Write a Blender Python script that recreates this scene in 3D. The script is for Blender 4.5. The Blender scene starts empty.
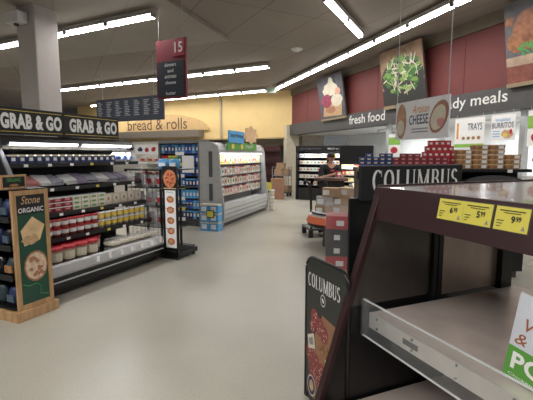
import bpy, bmesh, math, random
from mathutils import Vector, Matrix
random.seed(7)
S = bpy.context.scene
COL = S.collection
D2R = math.radians
FPX, PITCH, HC = 400.0, D2R(6.5), 1.65
# ------------------------------------------------------------------ materials
_m = {}
def mat(name, col, rough=.5, metal=0, var=.08, scale=8, bump=0, emit=0, trans=0, coat=0, alpha=1, ecol=None):
    if name in _m: return _m[name]
    m = bpy.data.materials.new(name); m.use_nodes = True
    nt = m.node_tree; b = nt.nodes['Principled BSDF']
    tc = nt.nodes.new('ShaderNodeTexCoord'); n = nt.nodes.new('ShaderNodeTexNoise')
    n.inputs['Scale'].default_value = scale; n.inputs['Detail'].default_value = 4
    nt.links.new(tc.outputs['Object'], n.inputs['Vector'])
    r = nt.nodes.new('ShaderNodeValToRGB')
    r.color_ramp.elements[0].position = .3; r.color_ramp.elements[1].position = .7
    r.color_ramp.elements[0].color = (*[c*(1-var) for c in col], 1)
    r.color_ramp.elements[1].color = (*[min(1, c*(1+var)) for c in col], 1)
    nt.links.new(n.outputs['Fac'], r.inputs['Fac']); nt.links.new(r.outputs['Color'], b.inputs['Base Color'])
    b.inputs['Roughness'].default_value = rough; b.inputs['Metallic'].default_value = metal
    if bump:
        bp = nt.nodes.new('ShaderNodeBump'); bp.inputs['Strength'].default_value = bump; bp.inputs['Distance'].default_value = .01
        nt.links.new(n.outputs['Fac'], bp.inputs['Height']); nt.links.new(bp.outputs['Normal'], b.inputs['Normal'])
    if emit:
        b.inputs['Emission Color'].default_value = (*(ecol or col), 1); b.inputs['Emission Strength'].default_value = emit
    if trans: b.inputs['Transmission Weight'].default_value = trans; b.inputs['IOR'].default_value = 1.2
    if coat: b.inputs['Coat Weight'].default_value = coat
    if alpha < 1: b.inputs['Alpha'].default_value = alpha
    _m[name] = m; return m
def grid_mat(name, c1, c2, mortar, sx, sy, ms, rough=.6, rot=0):
    m = bpy.data.materials.new(name); m.use_nodes = True; nt = m.node_tree; b = nt.nodes['Principled BSDF']
    tc = nt.nodes.new('ShaderNodeTexCoord'); mp = nt.nodes.new('ShaderNodeMapping'); mp.inputs['Rotation'].default_value[2] = rot
    br = nt.nodes.new('ShaderNodeTexBrick'); br.offset = 0
    br.inputs['Color1'].default_value = (*c1, 1); br.inputs['Color2'].default_value = (*c2, 1); br.inputs['Mortar'].default_value = (*mortar, 1)
    br.inputs['Scale'].default_value = 1; br.inputs['Mortar Size'].default_value = ms
    br.inputs['Brick Width'].default_value = sx; br.inputs['Row Height'].default_value = sy
    n = nt.nodes.new('ShaderNodeTexNoise'); n.inputs['Scale'].default_value = .5; n.inputs['Detail'].default_value = 5
    mx = nt.nodes.new('ShaderNodeMix'); mx.data_type = 'RGBA'; mx.blend_type = 'MULTIPLY'; mx.inputs['Factor'].default_value = .35
    nt.links.new(tc.outputs['Object'], mp.inputs['Vector']); nt.links.new(mp.outputs['Vector'], br.inputs['Vector'])
    nt.links.new(tc.outputs['Object'], n.inputs['Vector'])
    nt.links.new(br.outputs['Color'], mx.inputs['A']); nt.links.new(n.outputs['Fac'], mx.inputs['B'])
    nt.links.new(mx.outputs['Result'], b.inputs['Base Color']); b.inputs['Roughness'].default_value = rough
    return m
def wood_mat(name, c1, c2, rough=.45):
    m = bpy.data.materials.new(name); m.use_nodes = True; nt = m.node_tree; b = nt.nodes['Principled BSDF']
    tc = nt.nodes.new('ShaderNodeTexCoord'); mp = nt.nodes.new('ShaderNodeMapping'); mp.inputs['Scale'].default_value = (9, 9, 1.2)
    n = nt.nodes.new('ShaderNodeTexNoise'); n.inputs['Scale'].default_value = 3; n.inputs['Detail'].default_value = 6
    r = nt.nodes.new('ShaderNodeValToRGB'); r.color_ramp.elements[0].color = (*c1, 1); r.color_ramp.elements[1].color = (*c2, 1)
    r.color_ramp.elements[0].position = .35; r.color_ramp.elements[1].position = .65
    nt.links.new(tc.outputs['Object'], mp.inputs['Vector']); nt.links.new(mp.outputs['Vector'], n.inputs['Vector'])
    nt.links.new(n.outputs['Fac'], r.inputs['Fac']); nt.links.new(r.outputs['Color'], b.inputs['Base Color'])
    b.inputs['Roughness'].default_value = rough
    return m
def clear_mat(name, tint=(.9, .95, 1), a=.16, rough=.05):
    m = bpy.data.materials.new(name); m.use_nodes = True; nt = m.node_tree
    out = nt.nodes['Material Output']; nt.nodes.remove(nt.nodes['Principled BSDF'])
    t = nt.nodes.new('ShaderNodeBsdfTransparent'); g = nt.nodes.new('ShaderNodeBsdfGlossy'); g.inputs['Roughness'].default_value = rough
    d = nt.nodes.new('ShaderNodeBsdfDiffuse'); d.inputs['Color'].default_value = (*tint, 1)
    m1 = nt.nodes.new('ShaderNodeMixShader'); m1.inputs[0].default_value = .45
    m2 = nt.nodes.new('ShaderNodeMixShader'); m2.inputs[0].default_value = a
    nt.links.new(g.outputs[0], m1.inputs[1]); nt.links.new(d.outputs[0], m1.inputs[2])
    nt.links.new(t.outputs[0], m2.inputs[1]); nt.links.new(m1.outputs[0], m2.inputs[2]); nt.links.new(m2.outputs[0], out.inputs['Surface'])
    return m
BLK = mat('black powder coated metal', (.007, .007, .008), .35)
BLKM = mat('matte black board', (.009, .010, .012), .6)
DGREY = mat('dark grey', (.07, .07, .075), .5)
GREY = mat('mid grey', (.25, .25, .26), .5)
LGREY = mat('light grey metal', (.5, .5, .51), .35)
WHITE = mat('white paint', (.78, .78, .77), .5, var=.03)
PAPER = mat('white card', (.85, .85, .84), .6, var=.02)
LETW = mat('off white lettering', (.75, .75, .73), .6, var=.12, scale=40)
CREAM = mat('cream paint', (.72, .62, .45), .7, var=.04)
YEL = mat('yellow wall paint', (.80, .59, .27), .7, var=.03, scale=2)
RED = mat('brick red wall paint', (.155, .034, .032), .65, var=.06, scale=2)
BAND = mat('charcoal band', (.070, .068, .070), .6)
CHROME = mat('chrome', (.7, .7, .7), .15, 1)
STEEL = mat('brushed stainless steel', (.74, .64, .58), .27, .4, var=.1, scale=5)
STEELD = mat('worn stainless panel', (.52, .43, .37), .3, .5, var=.12, scale=4)
BROWN = mat('dark maroon brown laminate', (.030, .009, .010), .42, var=.1)
BROWNT = mat('brown laminate top', (.13, .10, .10), .22, var=.08, coat=.3)
DGLASS = mat('dark glossy panel', (.045, .037, .033), .22, var=.3, scale=3, coat=.5)
CARD = mat('corrugated cardboard', (.42, .28, .17), .8, var=.1)
CARDL = mat('light cardboard', (.55, .42, .30), .8, var=.1)
ORANGE = mat('orange table edge', (.75, .16, .06), .4)
TAGY = mat('yellow price card', (.68, .60, .09), .5, var=.03)
NAVY = mat('navy board', (.022, .028, .045), .6)
MAROON = mat('burgundy sign', (.22, .03, .045), .5)
CLEAR = clear_mat('clear acrylic', a=.08)
WRAP = clear_mat('clear stretch wrap', (.95, .97, 1), .16, .15)
GLASS = clear_mat('window glass', (.9, .95, 1), .06)
SKIN = mat('skin', (.55, .30, .21), .5)
WOOD = wood_mat('birch plywood', (.38, .22, .10), (.52, .33, .17))
def cm(name, c, rough=.45, **k): return mat(name, c, rough, **k)
P_RED = cm('red plastic', (.45, .03, .04)); P_DRED = cm('dark red packaging', (.22, .02, .035)); P_BLUE = cm('blue packaging', (.03, .10, .42))
P_LBLUE = cm('sky blue packaging', (.10, .38, .72)); P_NAVY = cm('navy packaging', (.02, .03, .10)); P_CREAM = cm('cream packaging', (.66, .60, .48))
P_YEL = cm('yellow packaging', (.80, .58, .10)); P_GRN = cm('green packaging', (.08, .32, .08)); P_PINK = cm('pink meat packaging', (.60, .25, .25))
P_BRN = cm('baked brown crust', (.33, .17, .07), var=.35, scale=30); P_TEAL = cm('dark green poster', (.015, .07, .045)); P_WHT = cm('white packaging', (.78, .78, .78), var=.04)
P_ORG = cm('orange print', (.75, .32, .08)); P_PURP = cm('purple packaging', (.12, .06, .25)); P_LG = cm('leaf green', (.16, .30, .06), var=.4, scale=25)
P_TAN = cm('tan food', (.55, .36, .20), var=.3, scale=25); P_MEAT = cm('salami', (.24, .045, .04), var=.5, scale=60); P_SIGNG = cm('bright green sign', (.10, .33, .05))
TUBE = mat('lit fluorescent tube', (1, 1, 1), .5, emit=7, ecol=(1, .98, .95))
LED = mat('lit case strip', (1, 1, 1), .5, emit=5, ecol=(.95, .98, 1))
# ------------------------------------------------------------------ mesh builder
_txt = {}
def text_geo(s, bold=0):
    k = (s, bold)
    if k in _txt: return _txt[k]
    c = bpy.data.curves.new('t', 'FONT'); c.body = s; c.offset = bold; c.resolution_u = 3; c.space_character = 1.0 + bold*1.5
    o = bpy.data.objects.new('t', c); COL.objects.link(o)
    dg = bpy.context.evaluated_depsgraph_get(); e = o.evaluated_get(dg); me = e.to_mesh()
    vs = [(v.co.x, v.co.y) for v in me.vertices]; fs = [tuple(p.vertices) for p in me.polygons]
    e.to_mesh_clear(); bpy.data.objects.remove(o); bpy.data.curves.remove(c)
    x0 = min(v[0] for v in vs); x1 = max(v[0] for v in vs); y0 = min(v[1] for v in vs); y1 = max(v[1] for v in vs)
    vs = [((x-x0)/(x1-x0), (y-y0)/(y1-y0)) for x, y in vs]
    _txt[k] = (vs, fs); return _txt[k]
class MB:
    def __init__(s): s.v = []; s.f = []; s.mi = []; s.m = []
    def mid(s, m):
        if m not in s.m: s.m.append(m)
        return s.m.index(m)
    def add(s, vs, fs, m):
        o = len(s.v); s.v += [tuple(v) for v in vs]; i = s.mid(m)
        for f in fs: s.f.append(tuple(a+o for a in f)); s.mi.append(i)
        return s
    def box(s, x0, x1, y0, y1, z0, z1, m, M=None):
        vs = [Vector((x, y, z)) for z in (z0, z1) for y in (y0, y1) for x in (x0, x1)]
        if M: vs = [M @ v for v in vs]
        return s.add(vs, [(0, 2, 3, 1), (4, 5, 7, 6), (0, 1, 5, 4), (2, 6, 7, 3), (0, 4, 6, 2), (1, 3, 7, 5)], m)
    def prism(s, pts, a0, a1, m, axis='x', M=None):
        n = len(pts); vs = []
        for a in (a0, a1):
            for p, q in pts:
                vs.append(Vector((a, p, q) if axis == 'x' else (p, a, q) if axis == 'y' else (p, q, a)))
        if M: vs = [M @ v for v in vs]
        return s.add(vs, [tuple(range(n))[::-1], tuple(range(n, 2*n))]+[(i, (i+1) % n, (i+1) % n+n, i+n) for i in range(n)], m)
    def lathe(s, prof, m, c=(0, 0, 0), n=14, sx=1, sy=1, M=None):
        vs = []
        for r, z in prof:
            for k in range(n):
                a = 2*math.pi*k/n; v = Vector((c[0]+r*sx*math.cos(a), c[1]+r*sy*math.sin(a), c[2]+z))
                vs.append(M @ v if M else v)
        L = len(prof)
        fs = [(j*n+k, j*n+(k+1) % n, (j+1)*n+(k+1) % n, (j+1)*n+k) for j in range(L-1) for k in range(n)]
        fs += [tuple(range(n))[::-1], tuple((L-1)*n+k for k in range(n))]
        return s.add(vs, fs, m)
    def ball(s, c, rx, ry, rz, m, n=10, M=None):
        pr = [(max(.02, math.sin(math.pi*j/8)), -math.cos(math.pi*j/8)) for j in range(9)]
        vs = []
        for r, z in pr:
            for k in range(n):
                a = 2*math.pi*k/n; v = Vector((c[0]+rx*r*math.cos(a), c[1]+ry*r*math.sin(a), c[2]+rz*z)); vs.append(M @ v if M else v)
        fs = [(j*n+k, j*n+(k+1) % n, (j+1)*n+(k+1) % n, (j+1)*n+k) for j in range(8) for k in range(n)]
        return s.add(vs, fs, m)
    def tube(s, pts, r, m, n=8):
        pts = [Vector(p) for p in pts]; vs = []
        for i, p in enumerate(pts):
            t = (pts[min(i+1, len(pts)-1)]-pts[max(i-1, 0)]).normalized()
            u = t.orthogonal().normalized() if abs(t.z) > .95 else t.cross(Vector((0, 0, 1))).normalized()
            w = t.cross(u)
            for k in range(n):
                a = 2*math.pi*k/n; vs.append(p+r*(math.cos(a)*u+math.sin(a)*w))
        fs = [(i*n+k, i*n+(k+1) % n, (i+1)*n+(k+1) % n, (i+1)*n+k) for i in range(len(pts)-1) for k in range(n)]
        fs += [tuple(range(n))[::-1], tuple((len(pts)-1)*n+k for k in range(n))]
        return s.add(vs, fs, m)
    def flat(s, pts, y, m, M=None):     # print in the local x-z plane, facing -y
        vs = [Vector((p[0], y, p[1])) for p in pts]
        if M: vs = [M @ v for v in vs]
        return s.add(vs, [tuple(range(len(pts)))], m)
    def oval(s, cx, cz, rx, rz, y, m, n=16, jit=0, rot=0, M=None):
        pts = []
        for k in range(n):
            a = 2*math.pi*k/n; q = 1+random.uniform(-jit, jit); x = rx*q*math.cos(a); z = rz*q*math.sin(a)
            pts.append((cx+x*math.cos(rot)-z*math.sin(rot), cz+x*math.sin(rot)+z*math.cos(rot)))
        return s.flat(pts, y, m, M)
    def text(s, t, x0, z0, w, h, y, m, bold=0, M=None, slant=0):
        vs, fs = text_geo(t, bold)
        q = [Vector((x0+a*w+slant*b*h, y, z0+b*h)) for a, b in vs]
        if M: q = [M @ v for v in q]
        return s.add(q, fs, m)
    def build(s, name, parent=None, bevel=0, smooth=False, loc=None, rz=None):
        me = bpy.data.meshes.new(name); me.from_pydata(s.v, [], s.f)
        for m in s.m: me.materials.append(m)
        for p, i in zip(me.polygons, s.mi): p.material_index = i; p.use_smooth = smooth
        me.update(); o = bpy.data.objects.new(name, me); COL.objects.link(o)
        if parent: o.parent = parent
        if loc: o.location = loc
        if rz is not None: o.rotation_euler = (0, 0, rz)
        if bevel:
            b = o.modifiers.new('b', 'BEVEL'); b.width = bevel; b.segments = 2; b.limit_method = 'ANGLE'
        return o
def tag(o, label=None, cat=None, group=None, kind=None):
    if label: o['label'] = label
    if cat: o['category'] = cat
    if group: o['group'] = group
    if kind: o['kind'] = kind
    return o
def thing(name, loc, rz, label, cat, group=None):
    o = bpy.data.objects.new(name, None); o.empty_display_size = .1; COL.objects.link(o)
    o.location = loc; o.rotation_euler = (0, 0, rz); return tag(o, label, cat, group)
def struct(mb, name, parent=None, **k): return tag(mb.build(name, parent, **k), kind='structure')
def dup(o, parent=None):
    c = o.copy(); COL.objects.link(c); c.parent = parent
    for ch in KIDS.get(o.name, []): dup(ch, c)
    return c
KIDS = {}
def kids(o, *ch):
    for c in ch: c.parent = o
    KIDS.setdefault(o.name, []).extend(ch); return o
class Frame:
    def __init__(s, x, y, az, z=0): s.x, s.y, s.z = x, y, z; s.rz = D2R(90-az)
    def w(s, x, y, z=0):
        c, n = math.cos(s.rz), math.sin(s.rz); return (s.x+x*c-y*n, s.y+x*n+y*c, s.z+z)
    def hit(s, u, y=0):                # local x where the line y=const crosses a bearing
        r = (u-266.5)/(FPX*1.0)
        for _ in range(1): pass
        ox, oy, _z = s.w(0, y); dx, dy = math.cos(s.rz), math.sin(s.rz)
        return (r*oy-ox)/(dx-r*dy)
USED = {}
class Proto:
    """one kind of goods: first use moves the original, later uses copy it with its parts"""
    def __init__(s, make): s.make = make; s.o = None; s.used = False
    def put(s, loc, rz, label, cat, group, sc=None):
        if s.o is None: s.o = s.make()
        o = s.o if not s.used else dup(s.o)
        s.used = True
        o.location = loc; o.rotation_euler = (0, 0, rz)
        tag(o, label, cat, group); return o
ORD = ['first', 'second', 'third', 'fourth', 'fifth', 'sixth', 'seventh', 'eighth', 'ninth', 'tenth', 'eleventh', 'twelfth', 'thirteenth', 'fourteenth', 'fifteenth', 'sixteenth', 'seventeenth', 'eighteenth', 'nineteenth', 'twentieth']
def box_proto(name, w, d, h, body, label_m=None, top_m=None, bev=0):
    def mk():
        b = MB().box(-w/2, w/2, -d/2, d/2, 0, h, body)
        if top_m: b.box(-w/2-.001, w/2+.001, -d/2-.001, d/2+.001, h*.82, h+.001, top_m)
        o = b.build(name)
        if label_m:
            l = MB().box(-w*.30, w*.22, -d/2-.002, -d/2-.0005, h*.3, h*.68, label_m).build('printed_label'); kids(o, l)
        return o
    return Proto(mk)
def tub_proto(name, r, h, body, lid, band=None):
    def mk():
        b = MB().lathe([(r*.82, 0), (r*.95, h*.9), (r, h*.9)], body, n=12)
        o = b.build(name, smooth=True)
        l = MB().lathe([(r*1.05, h*.86), (r*1.05, h*.98), (r*.98, h)], lid, n=12).build('lid'); kids(o, l)
        if band: kids(o, MB().lathe([(r*.89, h*.3), (r*.945, h*.75)], band, n=12).build('paper_band'))
        return o
    return Proto(mk)
def bag_proto(name, w, d, h, body, accent):
    def mk():
        b = MB(); n = 10; m = 6; vs = []
        for j in range(m+1):
            t = j/m; k = math.sin(math.pi*min(1, t*.92+.06))**.5
            for i in range(n):
                a = 2*math.pi*i/n; q = 1+.12*random.uniform(-1, 1)
                vs.append((w/2*math.cos(a)*q*(.75+.25*k), d/2*math.sin(a)*q*(.12+.88*k), h*t))
        fs = [(j*n+i, j*n+(i+1) % n, (j+1)*n+(i+1) % n, (j+1)*n+i) for j in range(m) for i in range(n)]+[tuple(range(n))[::-1], tuple(m*n+i for i in range(n))]
        b.add(vs, fs, body); o = b.build(name, smooth=True)
        l = MB().box(-w*.28, w*.28, -d/2-.006, -d/2+.01, h*.25, h*.6, accent).build('printed_label'); kids(o, l)
        return o
    return Proto(mk)
# ------------------------------------------------------------------ camera
cd = bpy.data.cameras.new('camera'); cam = bpy.data.objects.new('camera', cd); COL.objects.link(cam)
cd.sensor_width = 36; cd.lens = FPX/533*36; cam.location = (0, 0, HC); cam.rotation_euler = (math.pi/2-PITCH, 0, 0); S.camera = cam
# ------------------------------------------------------------------ setting
CEIL = 4.48
FL = grid_mat('polished concrete', (.43, .405, .36), (.43, .405, .36), (.43, .405, .36), 9, 9, .0, .3)
def floor_mat():
    m = bpy.data.materials.new('polished worn concrete'); m.use_nodes = True; nt = m.node_tree; b = nt.nodes['Principled BSDF']
    tc = nt.nodes.new('ShaderNodeTexCoord')
    def noise(sc, det): n = nt.nodes.new('ShaderNodeTexNoise'); n.inputs['Scale'].default_value = sc; n.inputs['Detail'].default_value = det; nt.links.new(tc.outputs['Object'], n.inputs['Vector']); return n
    n1 = noise(.6, 6); n2 = noise(60, 3)
    r = nt.nodes.new('ShaderNodeValToRGB'); r.color_ramp.elements[0].position = .35; r.color_ramp.elements[1].position = .7
    r.color_ramp.elements[0].color = (.39, .37, .315, 1); r.color_ramp.elements[1].color = (.47, .45, .39, 1)
    mx = nt.nodes.new('ShaderNodeMix'); mx.data_type = 'RGBA'; mx.blend_type = 'OVERLAY'; mx.inputs['Factor'].default_value = .18
    nt.links.new(n1.outputs['Fac'], r.inputs['Fac']); nt.links.new(r.outputs['Color'], mx.inputs['A']); nt.links.new(n2.outputs['Fac'], mx.inputs['B'])
    nt.links.new(mx.outputs['Result'], b.inputs['Base Color'])
    rr = nt.nodes.new('ShaderNodeMapRange'); rr.inputs['To Min'].default_value = .22; rr.inputs['To Max'].default_value = .4
    nt.links.new(n1.outputs['Fac'], rr.inputs['Value']); nt.links.new(rr.outputs['Result'], b.inputs['Roughness'])
    return m
struct(MB().box(-16, 12, -8, 32, -.1, 0, floor_mat()), 'floor')
cm_ = grid_mat('ceiling panels', (.36, .315, .275), (.34, .295, .26), (.20, .17, .15), 1.22, 2.44, .012, .85, rot=D2R(-27))
struct(MB().box(-16, 12, -8, 32, CEIL, CEIL+.1, cm_), 'ceiling')
dp_ = MB().prism([(-.93, 10.14), (-13, 15.0), (-13, 5.0), (-3.2, 3.33)], 4.405, CEIL, grid_mat('lower ceiling panels', (.45, .41, .36), (.44, .40, .355), (.36, .32, .28), 1.22, 2.44, .01, .85, rot=D2R(-27)), 'z')
struct(dp_, 'ceiling_step')
RW = Frame(1.13, 18.1, 160.4)          # fresh food wall, local x runs toward the viewer
YW = Frame(1.13-14*.891, 18.1+14*.454, 117)
W = MB().box(0, 15, 0, .3, 2.96, CEIL, RED); W.box(0, 15, -.06, 0, 4.22, CEIL, mat('olive soffit trim', (.16, .13, .09), .7))
for i in range(1, 10): W.box(i*1.6-.006, i*1.6+.006, -.004, 0, 2.96, 4.22, mat('seam', (.10, .02, .02), .8))
wr = struct(W, 'wall_right', loc=(RW.x, RW.y, 0), rz=RW.rz)
bd = tag(MB().box(-.02, 15, -.10, .28, 2.50, 2.96, BAND).build('sign_band', loc=(RW.x, RW.y, 0), rz=RW.rz), 'long charcoal band under the red wall with fresh food and ready meals lettering', 'sign band')
def wallx(u, fr=RW, y=-.1): return fr.hit(u, y)
b = MB()
x0, x1 = wallx(348), wallx(383); b.text('fresh food', x0, 2.62, x1-x0, .28, -.105, LETW, .01); b.build('lettering', bd); b = MB()
x0, x1 = wallx(433), wallx(502.5); b.text('ready meals', x0, 2.60, x1-x0, .30, -.105, LETW, .01)
b.build('lettering', bd)
YB = MB()
YB.box(0, 14, 0, .3, 2.40, CEIL, YEL)
wb = struct(YB, 'wall_back', loc=(YW.x, YW.y, 0), rz=YW.rz)
# recessed stock room entrance behind the yellow wall
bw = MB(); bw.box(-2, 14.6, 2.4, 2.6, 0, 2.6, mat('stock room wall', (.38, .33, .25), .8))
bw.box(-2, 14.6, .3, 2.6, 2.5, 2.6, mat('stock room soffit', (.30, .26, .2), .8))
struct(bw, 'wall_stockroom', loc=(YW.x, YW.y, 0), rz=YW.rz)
dw = MB(); dw.box(12.2, 13.2, 2.34, 2.38, 0, 2.1, mat('dark wooden door', (.09, .045, .035), .5)); dw.box(12.3, 13.1, 2.33, 2.345, 1.1, 1.9, DGREY)
struct(dw, 'door_1', loc=(YW.x, YW.y, 0), rz=YW.rz)
lw = MB(); lw.box(-2, 9.3, .05, .3, 0, 2.40, mat('pale lower wall', (.72, .70, .66), .7)); struct(lw, 'wall_lower', loc=(YW.x, YW.y, 0), rz=YW.rz)
# conduit frame on the yellow wall
cf = MB(); xa = YW.hit(222); cf.box(xa-.05, xa+.05, -.06, 0, 2.4, CEIL, mat('wall trim grey', (.42, .37, .27), .6)); cf.box(0, 14, -.04, 0, 2.36, 2.42, mat('trim tan', (.40, .30, .16), .6))
struct(cf, 'trim_1', loc=(YW.x, YW.y, 0), rz=YW.rz)
cc = MB(); cc.box(-.35, .0, -.25, .35, 0, 2.96, mat('cream column', (.62, .55, .42), .6)); struct(cc, 'trim_2', loc=(RW.x, RW.y, 0), rz=RW.rz)
# deli prep room
dm = mat('white kitchen wall', (.74, .76, .76), .45, var=.03)
dk = MB(); dk.box(0, 15, 2.8, 2.95, 0, 2.6, dm); dk.box(0, 15, .3, 2.95, 2.52, 2.6, dm); struct(dk, 'wall_kitchen', loc=(RW.x, RW.y, 0), rz=RW.rz)
for i, u in enumerate((386, 437, 519)):
    x = wallx(u, RW, 0); struct(MB().box(x-.06, x+.06, 0, .12, 0, 2.5, mat('grey mullion', (.5, .52, .53), .4)), 'trim_%d' % (3+i), loc=(RW.x, RW.y, 0), rz=RW.rz)
xs = [wallx(300, RW, 0), wallx(386, RW, 0), wallx(437, RW, 0), wallx(519, RW, 0), 13.5]
for i in range(4):
    struct(MB().box(xs[i]+.06, xs[i+1]-.06, .05, .06, 1.25, 2.5, GLASS), 'window_%d' % (i+1), loc=(RW.x, RW.y, 0), rz=RW.rz)
lowm = mat('white counter front', (.55, .55, .54), .5)
struct(MB().box(2.2, 13.5, 0, .12, 0, 1.25, lowm), 'wall_counter', loc=(RW.x, RW.y, 0), rz=RW.rz)
# bread and rolls soffit
x0, x1 = YW.hit(118, -.5), YW.hit(199, -.5)
o = thing('bakery_sign', YW.w(0, 0), YW.rz, 'tan bread & rolls sign with grey ledge on the yellow wall', 'sign')
MB().box(x0-1, x1, -.5, -.01, 2.52, 2.86, mat('bakery ledge', (.20, .17, .14), .6)).build('ledge', o)
tanm = mat('tan arch', (.62, .42, .20), .7)
pts = [((x0+x1)/2+.35+(x1-x0)*.50*math.cos(math.pi*k/20), 2.86+.85*math.sin(math.pi*k/20)) for k in range(21)]
MB().prism(pts, -.10, -.01, tanm, 'y').build('arch', o)
xa, xb = YW.hit(129, -.5), YW.hit(187.5, -.5)
MB().text('bread & rolls', xa, 2.92, xb-xa, .56, -.45, mat('dark brown lettering', (.07, .045, .03), .6), 0).build('lettering', o)
# support column
cf_ = Frame(-4.74, 7.9, 114)
o = MB().box(0, .50, 0, .50, 0, CEIL, mat('painted column', (.52, .48, .46), .5, var=.03)); o.box(-.01, .51, -.01, .51, 0, .15, DGREY)
struct(o, 'trim_9', loc=(cf_.x, cf_.y, 0), rz=cf_.rz, bevel=.02)
o = thing('sensor_box', cf_.w(.18, -.02, 4.05), cf_.rz, 'white plastic sensor box high on the grey column', 'sensor')
MB().box(-.18, .18, -.2, 0, 0, .2, WHITE).build('housing', o, bevel=.01); MB().lathe([(.05, -.03), (.04, 0)], DGREY, (0, -.1, 0)).build('lens', o)
# ------------------------------------------------------------------ ceiling lights
TW = 1.22
def mk_light():
    r = bpy.data.objects.new('fluorescent_light', None); COL.objects.link(r)
    hs = MB().box(0, TW, -.07, .07, .05, .13, mat('light housing', (.35, .33, .31), .6)).build('housing')
    d = [MB().box(.05, TW-.05, a, a+.04, .012, .05, TUBE).build('fluorescent_tube') for a in (-.048, .008)]
    e = [MB().box(a, a+.03, -.06, .06, -.006, .06, GREY).build('end_cap') for a in (.01, TW-.04)]
    return kids(r, hs, *d, *e)
LP = Proto(mk_light)
LN = 0
def light_row(x, y, az, n, z, where, power=15, two=True):
    f = Frame(x, y, az, z)
    for i in range(n):
        pos = 'nearest the camera' if False else ORD[i]
        LP.put(f.w(i*(TW+.02), 0), f.rz, where % pos, 'ceiling light', 'fluorescent ceiling lights')
        l = bpy.data.lights.new('lamp', 'AREA'); l.shape = 'RECTANGLE'; l.size = TW-.04; l.size_y = .09; l.energy = power; l.color = (1, .97, .93)
        lo = bpy.data.objects.new('lamp', l); COL.objects.link(lo); lo.location = f.w(i*(TW+.02)+TW/2, 0, -.015); lo.rotation_euler = (0, 0, f.rz)
        lo.visible_camera = True
ZL = 4.3
def row_from_end(x, y, az, n): f = Frame(x, y, az); p = f.w(-n*(TW+.02), 0); return p[0], p[1], az, n
light_row(*row_from_end(-2.09, 7.84, 117, 6), 4.22, 'lit strip light, %s from the left in the row nearest the aisle sign', )
light_row(*row_from_end(.11, 12.63, 117.5, 10), ZL, 'lit strip light, %s from the left in the middle left row')
light_row(*row_from_end(.02, 17.23, 119, 9), ZL, 'lit strip light, %s from the left in the farthest row')
light_row(.35, 16.97, 162.3, 12, ZL, 'lit strip light, %s from the far end of the row along the red wall')
light_row(1.03, 7.26, 27, 2, ZL, 'lit strip light, %s from the left in the short central pair', 14)
for (x, y, rz, L, p) in [(-1.5, 2.2, 27, 9, 210), (-5, 4.0, 27, 8, 110), (3.5, .5, -18, 8, 100)]:    # rows of the shop's lights behind and beside the camera
    l = bpy.data.lights.new('lamp_row', 'AREA'); l.shape = 'RECTANGLE'; l.size = L; l.size_y = .2; l.energy = p; l.color = (1, .97, .93)
    lo = bpy.data.objects.new('lamp_row', l); COL.objects.link(lo); lo.location = (x, y-2.5, 4.3); lo.rotation_euler = (0, 0, D2R(rz-54))
for (x, y) in [(5, 1.6), (9, 1.6), (12, 1.6)]:                                              # kitchen lights behind the band
    p = RW.w(x, y, 2.46); l = bpy.data.lights.new('kitchen_lamp', 'AREA'); l.shape = 'RECTANGLE'; l.size = 1.2; l.size_y = .3; l.energy = 55
    lo = bpy.data.objects.new('kitchen_lamp', l); COL.objects.link(lo); lo.location = p; lo.rotation_euler = (0, 0, RW.rz)
    t = thing('kitchen_light', (p[0], p[1], p[2]+.01), RW.rz, 'flat white ceiling light of the prep room, %s from the far end' % ORD[[5, 9, 12].index(x)], 'ceiling light', 'prep room lights')
    MB().box(-.62, .62, -.16, .16, .0, .05, WHITE).build('frame', t)
# exit sign, smoke detector, ceiling wires
o = thing('exit_sign', (.20, 16.6, 4.12), D2R(-5), 'small green exit sign under the ceiling where two light rows meet', 'sign')
MB().box(-.19, .19, -.03, .03, 0, .22, mat('exit sign face', (.62, .68, .62), .5)).build('panel', o); MB().text('EXIT', -.13, .06, .26, .11, -.035, P_GRN, .02).build('lettering', o)
MB().box(-.02, .02, -.02, .02, .22, .36, LGREY).build('bracket', o)
o = thing('smoke_detector', (.82, 11.2, CEIL), 0, 'round white smoke detector on the ceiling', 'detector')
MB().lathe([(.10, -.05), (.15, -.02), (.16, 0)], WHITE).build('base', o)
# ------------------------------------------------------------------ hanging signs
def wire(mb, x, z0, z1, m=None): mb.tube([(x, 0, z0), (x, 0, z1)], .006, m or LGREY, 5)
f = Frame(-2.15, 8.05, 117)
o = thing('aisle_sign', f.w(0, 0, 2.72), f.rz, 'burgundy and navy hanging aisle sign with number 15', 'sign')
MB().box(0, .72, 0, .05, 0, 1.10, MAROON).build('panel', o)
MB().box(.03, .68, -.012, -.001, .04, .70, NAVY).build('list_panel', o)
MB().box(.42, .70, -.012, -.001, .78, 1.08, mat('bright burgundy', (.38, .03, .07), .5)).build('number_panel', o)
b = MB().text('15', .47, .84, .19, .19, -.016, LETW, .02)
for i, (s, w) in enumerate([('dinners', .28), ('and', .14), ('entrees', .28), ('cheese', .26), ('butter', .24)]):
    z = [.60, .49, .38, .27, .07][i]; b.text(s, .36-w/2, z, w, .065, -.016, LETW, .01)
b.build('lettering', o)
b = MB(); wire(b, .08, 1.10, CEIL-2.72); wire(b, .66, 1.10, CEIL-2.72); b.build('wire', o)
f = Frame(-5.42, 13.0, 117)
o = thing('directory_board', f.w(0, 0, 2.74), f.rz, 'wide navy hanging board with seven columns of small white text', 'sign')
MB().box(0, 2.75, 0, .05, -.08, .62, mat('slate board', (.05, .06, .085), .6)).build('panel', o)
b = MB()
for i in range(7):
    x = .08+i*.385; b.box(x-.035, x-.03, -.004, -.001, .03, .59, GREY)
    for k in range(9): b.box(x, x+random.uniform(.12, .24), -.004, -.001, .09+.052*k, .112+.052*k, mat('board text', (.45, .46, .5), .6))
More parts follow.
